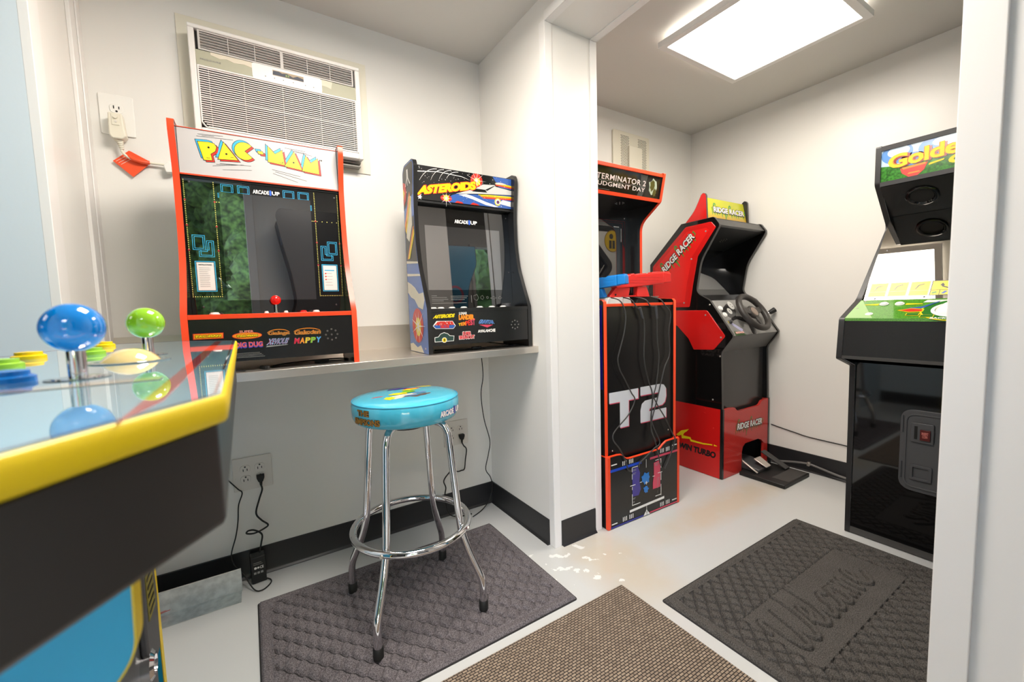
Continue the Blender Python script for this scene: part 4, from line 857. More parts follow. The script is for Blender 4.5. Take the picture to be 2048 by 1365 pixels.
MQ = front(.110, 1.513, .088, 1.615)
lettering('title_lettering', 'TERMINATOR 2', MQ, (-.196, .117, .050, .074), mat('print_pale_rose', (232, 214, 208), .3), G, .0012, .012, sp=1.08)
lettering('title_lettering', 'JUDGMENT DAY', MQ, (-.202, .117, .018, .042), MATS['print_pale_rose'], G, .0012, .012, sp=1.08)
MQ.m([[(-.19, .0455), (.12, .0455), (.12, .0467), (-.19, .0467)], [(-.19, .008), (-.11, .008), (-.11, .009), (-.19, .009)]], 0, .0005).build('title_rule', pgry, G)
MQ.m([[(.070, .002), (.085, .045), (.078, .100), (.125, .100), (.118, .045), (.105, .002)]], 0, .0004).build('marquee_grey_patch', mat('print_dim_grey', (74, 74, 70), .3), G)
MQ.m([blobp(.172, .052, .036, .046, 31)], 0, .0006).build('marquee_pale_patch', mat('print_pale_green', (178, 190, 168), .3), G); MQ.m([blobp(.166, .060, .020, .030, 32), blobp(.185, .030, .014, .02, 33)], .0006, .0004).build('marquee_olive_patch', mat('print_olive', (86, 82, 30), .3), G)
# screen with printed bezel
MB().box(-hi, hi, .312, .320, 1.004, 1.499).build('screen_glass', mat('smoked_glass', (24, 24, 26), .015, ior=1.9), G)
SC2 = front(.312, 1.004, .312, 1.499)
SC2.m([[(-.165, .03), (.165, .03), (.165, .41), (-.165, .41)]], 0, .0006).build('display', screen, G)
RD = mat('print_dark_red', (120, 30, 30), .1)
b_ = MB(); 
for g in (.012, .030): P = [(-.172-g, .02), (.172+g, .02), (.172+g, .42+g*.6), (-.172-g, .42+g*.6)]; b_.ring(P, offs(P, .0012), SC2.O, SC2.U, SC2.V, 0, .0005)
b_.build('bezel_red_lines', RD, G)
SC2.m([[(.184, .02), (.200, .02), (.200, .30), (.184, .32)]], 0, .0005).build('bezel_red_bar', RD, G)
SC2.m([[(.120, .405), (.158, .405), (.158, .409), (.120, .409)], [(.172, .33), (.175, .33), (.175, .40), (.172, .40)], [(.172, .10), (.175, .10), (.175, .16), (.172, .16)]], .0007, .0004).build('bezel_white_marks', pwht, G)
screws(SC2, [(-.03, .455), (.20, .455)], G)
# big white lettering on the front panel
FP = front(.028, 0, .028, 1)
Tt = [(-.203, .611), (-.018, .611), (-.018, .563), (-.081, .563), (-.081, .443), (-.137, .443), (-.137, .563), (-.203, .563)]
two_o = [(-.003, .613), (.135, .613), (.162, .606), (.177, .588), (.179, .550), (.170, .522), (.150, .509), (.060, .503), (.056, .490), (.179, .490), (.179, .443), (-.003, .443), (-.003, .503), (.006, .532), (.028, .545), (.120, .549), (.122, .573), (-.003, .573)]
for P, sx in ((Tt, 0), (two_o, 0)):
    FP.m([[(x+.004, z-.0045) for x, z in P]], 0, .0005).build('title_pink_shadow', ppnk, G); FP.m([P], .0005, .0006).build('title_lettering', mat('print_silver_white', (214, 214, 216), .35), G)
screws(FP, [(-.185, .345), (.195, .375)], G)
speaker_holes(PL((0, .20, 1.499), X, (0, -1, 0)), .05, .0, .02, G)
SD = PL((-(H2-.003), 0, 0), (0, -1, 0), Z)
SD.m([SD2([(.03, .63), (.46, .63), (.46, 1.0), (.03, 1.0)])], -.0004, .0006).build('side_blue_art', mat('side_navy', (22, 24, 110), .2), G)
SD.m([SD2([(.060, 1.0), (.066, 1.0), (.34, .66), (.33, .66)]), SD2([(.040, .985), (.046, .985), (.31, .66), (.30, .66)]), SD2([(.08, .66), (.10, .70), (.13, .71), (.15, .66)])], .0004, .0005).build('side_pale_streaks', pgry, G)
screws(SD, [(-.06, .615), (-.06, .555)], G, .005)
for SDx, sg in ((SD, -1), (PL((H2-.003, 0, 0), (0, 1, 0), Z), 1)):
    mp2 = (lambda P: [(x-.43 if sg < 0 else x+.07, z) for x, z in P])
    for P in (Tt, two_o):
        SDx.m([mp2([((x+.203)*.98, .700+(z-.443)*.95) for x, z in P])], 0, .0005).build('side_title', mat('print_side_grey', (190, 190, 192), .3), G) if sg > 0 else None
    a_ = .08 if sg > 0 else -.44
    lettering('side_lettering', 'TERMINATOR 2', SDx, (a_, a_+.36, .665, .688), pwht, G, .0008, .02); lettering('side_lettering', 'JUDGMENT DAY', SDx, (a_, a_+.36, .635, .657), pwht, G, .0008, .02)
def light_gun(loc, rz, m_, label, mdark, sc=1.0):
    t_ = empty('light_gun', loc, rz, label, 'toy gun'); t_.scale = (sc, sc, sc)
    b_ = MB(); b_.prism([(.010, .066), (.030, .088), (.060, .098), (.105, .101), (.108, .107), (.128, .109), (.132, .103), (.300, .115), (.305, .062), (.150, .048), (.030, .040)], (0, 0, 0), X, Z, -.023, .023)
    b_.build('barrel_body', m_, t_, .005)
    MB().prism([(.304, .064), (.352, .068), (.350, .113), (.302, .116)], (0, 0, 0), X, Z, -.021, .021).build('muzzle', m_, t_, .004)
    MB().prism([(-.010, .0), (.100, .0), (.110, .044), (.060, .050), (.030, .046)], (0, 0, 0), X, Z, -.016, .016).build('rear_grip', m_, t_, .004)
    MB().prism(rnd([(.150, .0), (.225, .0), (.205, .050), (.152, .050)], .006), (0, 0, 0), X, Z, -.016, .016).build('front_grip', m_, t_, .004)
    MB().prism([(.106, .002), (.152, .002), (.152, .008), (.106, .008)], (0, 0, 0), X, Z, -.008, .008).build('trigger_guard', m_, t_, .001)
    MB().prism([(.118, .048), (.134, .048), (.128, .018), (.122, .018)], (0, 0, 0), X, Z, -.005, .005).build('trigger', mdark, t_, .001)
    MB().prism(rrect(.055, .078, .072, .092, .004), (0, -.023, 0), X, Z, 0, .004).build('side_button', m_, t_, .001)
    MB().prism([(.140, .102), (.150, .108), (.205, .112), (.215, .108)], (0, 0, 0), X, Z, -.012, .012).build('top_rail', m_, t_, .002); MB().prism([(.232, .108), (.240, .1165), (.345, .121), (.350, .110)], (0, 0, 0), X, Z, -.015, .015).build('front_sight', m_, t_, .002)
    b_ = MB()
    for z0, x0, x1 in ((.066, .04, .29), (.078, .09, .29), (.092, .14, .28)): b_.box(x0, x1, -.0245, -.0225, z0, z0+.0025)
    b_.build('moulded_ribs', m_, t_); screws(PL((0, -.016, 0), X, Z), [(.025, .012)], t_, .005, mdark)
rgun = mat('toy_red', (226, 40, 30), .35); bgun = mat('toy_blue', (0, 126, 206), .3)
light_gun((1.402, 1.375, 1.0345), math.radians(-9), rgun, 'red plastic toy light gun resting on the gun game cabinet deck', blackm)
light_gun((1.331, 1.545, 1.0345), math.radians(-76), bgun, 'blue plastic toy light gun beside the red one on the cabinet deck', blackm, .82)
for x, y, lb, wm_ in ((-.10, .09, 'h', True), (.09, .09, 'h', False)):
    o = MB().prism([(-.075, 0), (.085, 0), (.070, .030), (-.060, .030)], (x, y+.07, 1.0042), X, Z, 0, .095).build('gun_holder', pwht if wm_ else blackm, G, .002)
MB().box(-.075, -.050, .085, .19, 1.034, 1.0355).build('holder_strip', blackm, G)
for x, y in ((.125, .062), (.155, .062)): MB().box(x-.012, x+.012, y, y+.10, 1.034, 1.037).build('holder_bracket', steel, G)
# gun leads hanging down the front
def gl_(pts, plug=None):
    P = [(u, .012 if z > .36 else -.008, z) for u, z in pts]; P = [(P[0][0], .11, 1.037), (P[0][0]*.7+P[1][0]*.3, .07, 1.034), (P[0][0]*.3+P[1][0]*.7, .030, 1.020)]+P[1:]; P[3] = (P[3][0], .014, min(P[3][2], .990))
    o = MB().tube(catm(P, 8), .0029, 8).build('gun_lead', mat('lead_charcoal', (52, 50, 48), .35), G, ang=80)
    if plug: MB().cyl((plug[0], .010, plug[1]), (plug[2], .010, plug[3]), .0070, .0050, 12).build('inline_plug', grey, o)
gl_([(-.163, 1.010), (-.119, .984), (-.113, .938), (-.125, .870), (-.155, .79), (-.163, .754), (-.150, .71), (-.122, .667), (-.08, .60), (-.058, .562), (-.10, .50), (-.198, .423), (-.175, .36), (-.142, .303), (-.125, .255), (-.105, .245)])
gl_([(-.085, 1.010), (-.044, 1.005), (-.005, .951), (.008, .885), (.005, .745), (.035, .64), (.061, .571), (.056, .445), (.088, .343), (.05, .32), (-.004, .292), (-.048, .270), (-.055, .25)], (-.025, .985, -.004, .935))
gl_([(.0, 1.010), (.053, 1.005), (.084, .985), (.093, .942), (.095, .830), (.107, .742), (.088, .618), (.065, .551), (.051, .427), (.069, .315), (.09, .24), (.10, .225)], (.082, .99, .092, .93))
gl_([(.107, 1.010), (.154, 1.004), (.190, .951), (.178, .863), (.183, .755), (.145, .688), (.098, .553), (.051, .421), (.062, .35)])
gl_([(.05, .60), (.061, .571), (.145, .450), (.195, .350), (.20, .328), (.16, .26), (.126, .205)]) if False else MB().tube(catm([(.061, .012, .571), (.10, .010, .51), (.145, .008, .450), (.19, .0, .365), (.200, -.008, .335), (.17, -.008, .27), (.126, -.008, .205)], 8), .0029, 8).build('gun_lead', MATS['lead_charcoal'], G, ang=80)

# ================================================================== racing cabinet
R_ = empty('arcade_cabinet', (2.440, 1.295, 0), math.radians(-.3), 'black and red racing arcade cabinet with steering wheel and yellow marquee, in the far corner', 'arcade cabinet')
HR = .248; hr = HR-.016
prof = rnd([(.006, .401), (.014, .722), (-.048, .806), (-.050, .818), (.085, 1.010), (.155, 1.048), (.168, 1.075), (.142, 1.238), (.030, 1.418), (.064, 1.466), (.268, 1.462), (.492, 1.248), (.492, .401)], {1: .02, 2: .01, 3: .008, 4: .012, 5: .03, 6: .03, 7: .04, 8: .015, 9: .01})
side_panels(R_, prof, HR, .016, mat('racer_black_gloss', (16, 15, 15), .06, ior=1.6), mat('edge_charcoal', (62, 60, 58), .35), out=.0016)
wing = rnd([(.264, 1.466), (.205, 1.525), (.178, 1.575), (.162, 1.608), (.150, 1.618), (.138, 1.612), (.132, 1.600), (.126, 1.468)], {1: .03, 2: .02, 4: .008})
for s in (-1, 1):
    xi = s*(HR-.030)
    p_ = MB().prism(wing, (0, 0, 0), Y, Z, min(xi, xi-s*.012), max(xi, xi-s*.012)).build('marquee_wing', red2 if s < 0 else black, R_)
    wr = wing if area2(wing) > 0 else wing[::-1]; MB().ring(wr, offs(wr, .0012), (0, 0, 0), Y, Z, min(xi, xi-s*.012), max(xi, xi-s*.012)).build('wing_edge', MATS['edge_charcoal'], p_)
mw = HR-.044
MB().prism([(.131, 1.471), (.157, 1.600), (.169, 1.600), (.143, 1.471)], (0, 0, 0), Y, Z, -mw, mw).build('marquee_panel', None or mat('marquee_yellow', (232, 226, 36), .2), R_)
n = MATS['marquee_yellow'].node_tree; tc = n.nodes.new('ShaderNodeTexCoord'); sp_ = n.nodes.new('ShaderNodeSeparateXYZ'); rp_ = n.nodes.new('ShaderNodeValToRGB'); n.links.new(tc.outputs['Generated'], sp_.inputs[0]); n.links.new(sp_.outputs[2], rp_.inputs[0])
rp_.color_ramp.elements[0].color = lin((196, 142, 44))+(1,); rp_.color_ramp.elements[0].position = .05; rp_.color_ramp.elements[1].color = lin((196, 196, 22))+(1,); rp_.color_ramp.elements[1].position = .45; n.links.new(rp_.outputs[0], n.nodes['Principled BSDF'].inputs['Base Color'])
MQ = front(.131, 1.471, .157, 1.600)
def racer_logo(pl, x0, x1, z0, z1, par, sl=0.0, up=True, gm_=None, t0=0):
    """slanted white title over dripping green script strokes; sl = rise over the width"""
    w_, h_ = x1-x0, z1-z0; gm_ = gm_ or pgrn; Q = lambda u, v: (x0+w_*u+.12*h_*v, z0+h_*v+sl*u)
    rn = random.Random(9); b_ = []
    for k, u in enumerate((.02, .10, .17, .25, .34, .42, .56, .64, .71, .79, .87, .95)):
        l = rn.uniform(.35, .75); b_.append([Q(u, .05), Q(u+.028, .05), Q(u+.022, -l*.9), Q(u+.008, -l)])
    for u in (.03, .52): b_.append([Q(u-.03, 1.05), Q(u-.03, 1.45), Q(u+.005, 1.75), Q(u+.045, 1.6), Q(u+.055, 1.15), Q(u+.035, 1.15), Q(u+.02, 1.45), Q(u, 1.45), Q(u, 1.05)])
    b_.append([Q(-.05, .9), Q(-.03, .9), Q(-.03, -.3), Q(-.045, -.6)]); b_.append([Q(1.0, .8), Q(1.04, .95), Q(1.05, .3), Q(1.0, .1), Q(1.03, .5)]); b_.append([Q(.36, 0), Q(.40, 0), Q(.39, -1.1), Q(.37, -1.3)])
    for P in b_: pass
    pl.m(b_, t0, .0006).build('green_script', gm_, par)
    lettering('title_black_line', 'RIDGE RACER', pl, (Q(-.014, -.14), Q(1.012, -.14), Q(1.012, 1.10), Q(-.014, 1.10)), pblk, par, t0+.0011, .085)
    lettering('title_lettering', 'RIDGE RACER', pl, (Q(0, 0), Q(1, 0), Q(1, 1), Q(0, 1)), pwht, par, t0+.0016, .03)
racer_logo(MQ, -.128, .190, .050, .083, R_)
MQ.m([[(-mw, .0), (mw, .0), (mw, .008), (-mw, .008)]], 0, .003).build('marquee_clip', mat('clear_strip', (150, 148, 144), .2), R_)
MB().prism([(.064, 1.462), (.140, 1.464), (.140, 1.452), (.064, 1.450)], (0, 0, 0), Y, Z, -hr, hr).build('hood_top', black, R_)
MB().prism([(.036, 1.420), (.066, 1.462), (.078, 1.455), (.048, 1.412)], (0, 0, 0), Y, Z, -hr, hr).build('hood_front', black, R_)
MB().prism([(.048, 1.412), (.30, 1.33), (.30, 1.345), (.05, 1.425)], (0, 0, 0), Y, Z, -hr, hr).build('speaker_board', blackm, R_)
MB().prism([(.20, 1.035), (.30, 1.345), (.312, 1.345), (.212, 1.03)], (0, 0, 0), Y, Z, -hr, hr).build('screen_glass', MATS['smoked_glass'], R_)
SC3 = front(.20, 1.035, .30, 1.345); SC3.m([[(-.19, .045), (.19, .045), (.19, .29), (-.19, .29)]], 0, .0006).build('display', screen, R_)
speaker_holes(PL((0, .17, 1.3705), X, (0, -.95, .31)), .02, 0, .02, R_)
MB().box(-hr, hr, .478, .490, .41, 1.24).build('back_board', blackm, R_)
MB().prism([(-.046, .814), (.088, 1.011), (.098, 1.003), (-.036, .806)], (0, 0, 0), Y, Z, -hr, hr).build('control_deck', mat('deck_print_grey', (136, 134, 130), .12), R_)
MB().prism([(.086, 1.010), (.205, 1.045), (.205, 1.035), (.090, 1.000)], (0, 0, 0), Y, Z, -hr, hr).build('deck_back', black, R_)
MB().prism([(-.046, .812), (.018, .722), (.028, .728), (-.034, .816)], (0, 0, 0), Y, Z, -hr, hr).build('deck_underside', mat('satin_charcoal', (70, 67, 64), .3), R_)
MB().box(-hr, hr, .034, .046, .36, .724).build('front_panel', mat('satin_grey_black', (54, 52, 50), .14, bump=(900, .1)), R_)
DP = front(-.046, .814, .088, 1.011)
# artwork on the deck: dark road shapes, number plates, logo
DP.m([rnd([(-.20, .165), (-.10, .215), (-.05, .17), (-.09, .12), (-.16, .115)], .015), rnd([(-.17, .09), (-.10, .105), (-.02, .075), (-.04, .0), (.0, -.002), (.035, .05), (.01, .10), (-.06, .125), (-.14, .12)], .012)], 0, .0005).build('deck_dark_art', mat('deck_dark_print', (44, 42, 42), .15), R_)
DP.m([circ(-.072, .198, .026, 20, .028), circ(-.120, .160, .020)], .0004, .0005).build('deck_white_discs', mat('print_pearl', (206, 204, 198), .3), R_)
DP.m([[(-.08, .20), (-.066, .205), (-.066, .208), (-.08, .203)], [(-.07, .188), (-.055, .19), (-.055, .193), (-.07, .191)], [(-.124, .158), (-.116, .158), (-.116, .165), (-.124, .165)]], .0009, .0004).build('deck_disc_marks', pblk, R_)
DP.m([rnd([(-.19, .075), (-.17, .085), (-.105, .035), (-.13, .02)], .006)], .0005, .0005).build('deck_lilac_card', mat('print_lilac', (170, 168, 196), .3), R_)
DP.m([blobp(-.185, .088, .018, .012, 41)], .0008, .0004).build('deck_yellow_mark', pyel, R_); DP.m([[(-.21, .0), (-.20, .03), (-.13, .022), (-.105, .0)]], .0003, .0004).build('deck_green_art', mat('print_moss', (60, 84, 50), .3), R_)
lettering('deck_logo', 'RIDGE RACER', DP, (-.195, -.115, .012, .024), mat('print_salmon', (236, 180, 170), .3), R_, .0014, .06)
push_button(DP, -.192, .181, .016, white, R_, .007, 'start_button'); push_button(DP, -.188, .137, .016, white, R_, .007, 'view_button')
push_button(DP, -.185, .088, .012, grey, R_, .014, 'ignition_knob')
# steering wheel
Nn = DP.N; wc = DP.pt(-.003, .113, .055); WM = Matrix.Translation(wc) @ Matrix(((DP.U.x, DP.V.x, Nn.x), (DP.U.y, DP.V.y, Nn.y), (DP.U.z, DP.V.z, Nn.z))).to_4x4()
wr = mat('wheel_rubber', (52, 48, 45), .45)
sw = MB().tube([WM @ Vector((.108*math.cos(2*PI*k/48), .108*math.sin(2*PI*k/48), 0)) for k in range(48)], .0165, 14, True).build('steering_wheel', wr, R_, ang=80)
hb = MB(); hb.lathe([(0, -.05), (.022, -.05), (.026, -.02), (.040, -.012), (.042, .0), (.036, .006), (0, .006)], WM, 28); hb.build('wheel_hub', wr, sw)
MB().lathe([(0, .006), (.027, .006), (.027, .008), (.021, .008), (.021, .009), (0, .009)], WM, 28).build('hub_badge', mat('badge_bronze', (150, 132, 120), .3, .4), sw)
for a, w_ in ((10, .034), (170, .034), (-90, .026)):
    M = WM @ Matrix.Rotation(math.radians(a), 4, 'Z'); b_ = MB()
    P = [(.030, -w_*.6), (.100, -w_*.45), (.104, w_*.45), (.030, w_*.6)]
    v0 = [M @ Vector((x, y, -.006)) for x, y in P]; v1 = [M @ Vector((x, y, .004)) for x, y in P]
    A_ = [b_.bm.verts.new(v) for v in v0]; B_ = [b_.bm.verts.new(v) for v in v1]; b_.bm.faces.new(A_[::-1]); b_.bm.faces.new(B_)
    for i in range(4): b_.bm.faces.new((A_[i], A_[(i+1) % 4], B_[(i+1) % 4], B_[i]))
    b_.build('wheel_spoke', wr, sw, .002)
s0_ = DP.pt(.205, .115, 0); s1_ = DP.pt(.226, .118, .034)
sf = MB().cyl(s0_, s1_, .006, .006, 12).build('gear_lever', chrome, R_); MB().cyl(s1_-(s1_-s0_).normalized()*.008, s1_+(s1_-s0_).normalized()*.030, .013, .016, 18).build('lever_grip', blackm, sf, .004)
# red side art on the left side
SD = PL((-HR, 0, 0), (0, -1, 0), Z)
U1 = rnd([(.236, 1.440), (.078, 1.443), (.050, 1.409), (.158, 1.262), (.186, 1.112), (.208, .975), (.470, .975), (.470, 1.235)], .008)
SD.m([SD2(U1)], 0, .004).build('side_red_panel', red2, R_, .0015)
inn = offs(SD2([(.232, 1.415), (.105, 1.418), (.085, 1.400), (.190, 1.262), (.222, 1.112), (.238, 1.0), (.455, 1.0), (.455, 1.225)]), -.004)
SD.m([inn], .004, .0005).build('side_red_field', mat('print_bright_red', (226, 34, 30), .15), R_)
L1 = rnd([(.470, .957), (.098, .955), (-.012, .812), (.056, .734), (.180, .727), (.215, .79), (.290, .862), (.470, .94)], {1: .012, 2: .012, 3: .01})
SD.m([SD2(L1)], 0, .004).build('side_lower_red_panel', red2, R_, .0015)
screws(PL((-HR-.004, 0, 0), (0, -1, 0), Z), [(-.109, 1.396), (-.198, 1.252), (-.245, 1.001), (-.107, .928), (-.014, .805), (-.217, 1.394)], R_, .005, pgry); screws(SD, [(-.085, .985), (-.06, .45), (-.02, .70)], R_, .005)
A_, B_ = Vector((-.384, 1.190)), Vector((-.178, 1.378)); dr = (B_-A_); pr = Vector((-dr.y, dr.x)).normalized()
class TP:   # tilted writing frame on the side
    pass
tu = SD.U*dr.normalized().x+SD.V*dr.normalized().y; tv = SD.U*pr.x+SD.V*pr.y
racer_logo(PL(SD.pt(A_.x, A_.y, .0045), tu, tv), 0, dr.length, -.006, .034, R_)
# riser
rp = [(-HR, .002), (HR, .002), (HR, .401), (.195, .401), (.160, .395), (.140, .376), (.120, .371), (-.085, .371), (-.105, .376), (-.130, .397), (-.150, .401), (-HR, .401)]
arch = [(-.052, .002), (-.050, .120), (-.040, .150), (-.015, .166), (.125, .166), (.160, .155), (.190, .130), (.192, .002)]
outer = [(-HR, .002)]+arch+[(HR, .002), (HR, .401), (.195, .401), (.160, .395), (.140, .376), (.120, .371), (-.085, .371), (-.105, .376), (-.130, .397), (-.150, .401), (-HR, .401)]
rm = mat('riser_red', (196, 44, 40), .12)
n = rm.node_tree; tc = n.nodes.new('ShaderNodeTexCoord'); wv_ = n.nodes.new('ShaderNodeTexWave'); wv_.inputs['Scale'].default_value = 60; wv_.bands_direction = 'Z'; rr_ = n.nodes.new('ShaderNodeValToRGB')
rr_.color_ramp.elements[0].color = lin((184, 30, 28))+(1,); rr_.color_ramp.elements[1].color = lin((206, 66, 58))+(1,); n.links.new(tc.outputs['Object'], wv_.inputs[0]); n.links.new(wv_.outputs[0], rr_.inputs[0]); n.links.new(rr_.outputs[0], n.nodes['Principled BSDF'].inputs['Base Color'])
MB().prism(outer, (0, 0, 0), X, Z, -.014, 0).build('riser_front', rm, R_)
for s in (-1, 1):
    MB().box(min(s*HR, s*(HR-.014)), max(s*HR, s*(HR-.014)), .0145, .47, .002, .401).build('riser_side', red2, R_)
    MB().box(min(s*(HR+.0008), s*(HR-.013)), max(s*(HR+.0008), s*(HR-.013)), -.0008, .0145, .002, .4015).build('riser_edge', black, R_)
MB().box(-HR+.015, HR-.015, .16, .17, .002, .37).build('riser_inner_wall', blackm, R_)
for xx in (-HR+.0145, HR-.0165): MB().box(xx, xx+.002, .0005, .16, .003, .395).build('riser_lining', blackm, R_)
MB().box(-HR+.017, HR-.017, .0005, .003, .17, .365).build('riser_front_lining', blackm, R_)
RF2 = front(-.0005, 0, -.0005, 1); racer_logo(RF2, -.105, .165, .262, .298, R_, -.008, gm_=mat('print_olive_drab', (120, 110, 50), .3))
SD = PL((-HR-.0002, 0, 0), (0, -1, 0), Z)
lettering('side_lettering', 'TWIN TURBO', SD, ((-.305, .112), (-.040, .112), (-.036, .150), (-.301, .150)), pblk, R_, .0008, .05)
SD.m([SD2(P) for P in [[(.298, .190), (.262, .224), (.211, .244), (.222, .230), (.243, .212), (.250, .196), (.200, .197), (.193, .184), (.120, .183), (.060, .190), (.060, .184), (.120, .175), (.197, .172), (.206, .185), (.258, .176), (.262, .196), (.285, .185)], [(.050, .192), (.030, .187), (.050, .183)]]], 0, .0006).build('side_yellow_swoosh', pyel, R_)
screws(SD, [(-.110, .362), (-.056, .285), (-.056, .060), (-.11, .39)], R_, .005, red2)
# pedals
t_ = empty('pedal_unit', (2.485, 1.30, 0), 0, 'black pedal board with metal brake and tall throttle pedal, in front of the racing cabinet', 'pedals')
px0 = 2.485
b_ = MB(); b_.prism([(-.148, -.262), (.134, -.262), (.134, .10), (-.085, .10), (-.095, -.015), (-.148, -.02)], (0, 0, 0), X, Y, .001, .022); b_.build('base_board', blackm, t_, .003)
MB().box(-.09, .12, -.255, -.17, .0221, .0228).build('heel_plate', mat('heel_grey', (62, 60, 58), .7), t_)
MB().prism([(-.10, .022), (-.10, .040), (.02, .060), (.09, .060), (.09, .022)], (-.09, 0, 0), Y, Z, 0, .14).build('pedal_housing', grey, t_, .004)
def plate(nm, a, c, w0, w1, th, m_):
    a, c = Vector(a), Vector(c); d = (c-a).normalized(); r_ = Vector((1, 0, 0)); nn = r_.cross(d)
    b_ = MB(); P = [a-r_*w0/2, a+r_*w0/2, c+r_*w1/2, c-r_*w1/2]; A_ = [b_.bm.verts.new(p) for p in P]; B_ = [b_.bm.verts.new(p+nn*th) for p in P]
    b_.bm.faces.new(A_[::-1]); b_.bm.faces.new(B_)
    for i in range(4): b_.bm.faces.new((A_[i], A_[(i+1) % 4], B_[(i+1) % 4], B_[i]))
    return b_.build(nm, m_, t_, .002)
plate('brake_pedal', (-.015, -.115, .045), (-.010, -.045, .078), .052, .068, .006, steel)
plate('throttle_pedal', (.095, -.165, .024), (.085, -.030, .094), .046, .046, .008, mat('pedal_dark', (56, 55, 54), .5))
plate('clutch_plate', (-.105, -.10, .024), (-.10, -.01, .070), .012, .012, .006, steel)
MB().cyl((-.015, -.085, .022), (-.015, -.085, .058), .010, .008, 12).build('brake_post', blackm, t_); MB().cyl((.085, -.07, .022), (.085, -.07, .068), .009, .007, 12).build('throttle_post', blackm, t_)
MB().tube(catm([(-.085, -.01, .060), (-.080, .02, .10), (-.06, .05, .15), (-.055, .08, .18)], 6), .003, 8).build('pedal_lead', mat('lead_grey', (120, 116, 112), .4), t_)
# cord and grey conduit along the right wall
cord('hanging_wire', [(XR-.004, 1.285, .235), (XR-.004, 1.233, .226), (XR-.004, 1.15, .214), (XR-.004, 1.09, .205), (XR-.004, 1.0, .202), (XR-.004, .90, .200), (XR-.004, .72, .19)], .0028, rubber, 'thin black cord sagging along the right wall towards the golf game', 'cord')
t_ = empty('conduit', (XR-.020, 1.0, 0), 0, 'grey flexible conduit clipped above the floor along the right wall', 'conduit')
MB().tube(catm([(-.002, .262, .026), (-.002, .221, .024), (0, .181, .032), (0, .134, .042), (.002, .069, .050), (0, .011, .043), (-.01, -.10, .030), (-.01, -.28, .022)], 8), .006, 10).build('flexible_tube', mat('conduit_grey', (110, 108, 106), .4), t_, ang=80)
MB().box(-.010, .012, .062, .076, .040, .062).build('clip', steel, t_, .002)

# ================================================================== golf cabinet (front faces the partition)
T_ = empty('arcade_cabinet', (2.114, .392, 0), math.radians(-90), 'tall black golf arcade cabinet with green control panel, against the right wall', 'arcade cabinet')
HG = .308; hg = HG-.018
prof = rnd([(0, .004), (-.008, .722), (-.145, .764), (-.128, .920), (.030, .990), (.345, 1.312), (.185, 1.476), (.185, 1.633), (.520, 1.633), (.560, 1.60), (.560, .004)], {1: .006, 2: .006, 3: .008, 4: .02, 5: .03, 6: .01, 7: .006, 8: .03})
side_panels(T_, prof, HG, .018, mat('side_white_laminate', (222, 220, 214), .2), mat('edge_black', (34, 33, 34), .4), names=('side_panel', 'edge_trim'), out=.0018)
for s in (-1, 1):   # black inner faces and outer black border
    xi = s*(HG-.0165); q = offs(prof, -.004)
    MB().prism(q, (0, 0, 0), Y, Z, min(xi, xi-s*.002), max(xi, xi-s*.002)).build('inner_lining', black, T_)
    xo = s*(HG-.0005); p0 = prof if area2(prof) > 0 else prof[::-1]; MB().ring(offs(p0, -.045), offs(p0, -.001), (0, 0, 0), Y, Z, min(xo, xo+s*.0010), max(xo, xo+s*.0010)).build('side_black_border', black, T_)
# round yellow double-i maker's badge on the side
SDG = PL((-HG-.0006, 0, 0), (0, -1, 0), Z)
SDG.m([circ(-.386, 1.515, .085, 40)], 0, .0006).build('side_badge', mat('badge_yellow', (226, 190, 40), .3), T_)
b_ = MB(); b_.ring(circ(-.386, 1.515, .082, 40), circ(-.386, 1.515, .087, 40), SDG.O, SDG.U, SDG.V, .0004, .0014); b_.build('badge_ring', mat('badge_gold_dark', (150, 110, 20), .3), T_)
for cx in (-.398, -.362):
    SDG.m([[(cx-.013, 1.455), (cx+.013, 1.455), (cx+.013, 1.520), (cx-.013, 1.520)]], .0008, .0006).build('badge_stem', mat('badge_slate', (70, 66, 60), .3), T_)
SDG.m([circ(-.372, 1.552, .021)], .0008, .0006).build('badge_dot', MATS['badge_slate'], T_)
MB().box(-hg, hg, .002, .014, .030, .735).build('front_panel', mat('coarse_black_gloss', (12, 12, 13), .045, ior=1.65), T_)
MB().box(-hg, hg, -.001, .02, .004, .030).build('kick_plate', mat('kick_grey', (70, 68, 66), .4), T_)
MB().prism([(-.143, .768), (-.126, .912), (-.112, .912), (-.129, .768)], (0, 0, 0), Y, Z, -hg, hg).build('apron_panel', black, T_)
MB().prism([(-.144, .764), (-.144, .776), (.0, .776), (0, .764)], (0, 0, 0), Y, Z, -hg, hg).build('apron_underside', MATS['kick_grey'], T_)
MB().prism([(-.127, .912), (-.126, .922), (.030, .990), (.034, .980)], (0, 0, 0), Y, Z, -hg, hg).build('control_panel', mat('turf_print', (86, 150, 48), .12, noise=(300, .35), coat=.5), T_)
CPn = front(-.126, .9225, .030, .990)
fair = mat('fairway_print', (150, 190, 120), .12, coat=.5)
CPn.m([[(-hg, 0), (-.205, 0), (-.285, .17), (-hg, .17)]], 0, .0004).build('pale_turf_print', fair, T_)
U0 = -HG   # u measured from the cabinet's left side
push_button(CPn, U0+.104, .125, .014, white, T_, .006); push_button(CPn, U0+.150, .125, .014, white, T_, .006); push_button(CPn, U0+.083, .036, .012, white, T_, .003)
CPn.m([[(U0+.045, .121), (U0+.088, .115), (U0+.088, .131), (U0+.045, .125)], [(U0+.168, .117), (U0+.215, .122), (U0+.215, .126), (U0+.168, .131)]], .0003, .0005).build('yellow_arrow_print', pyel, T_)
tb = (.0, .072)
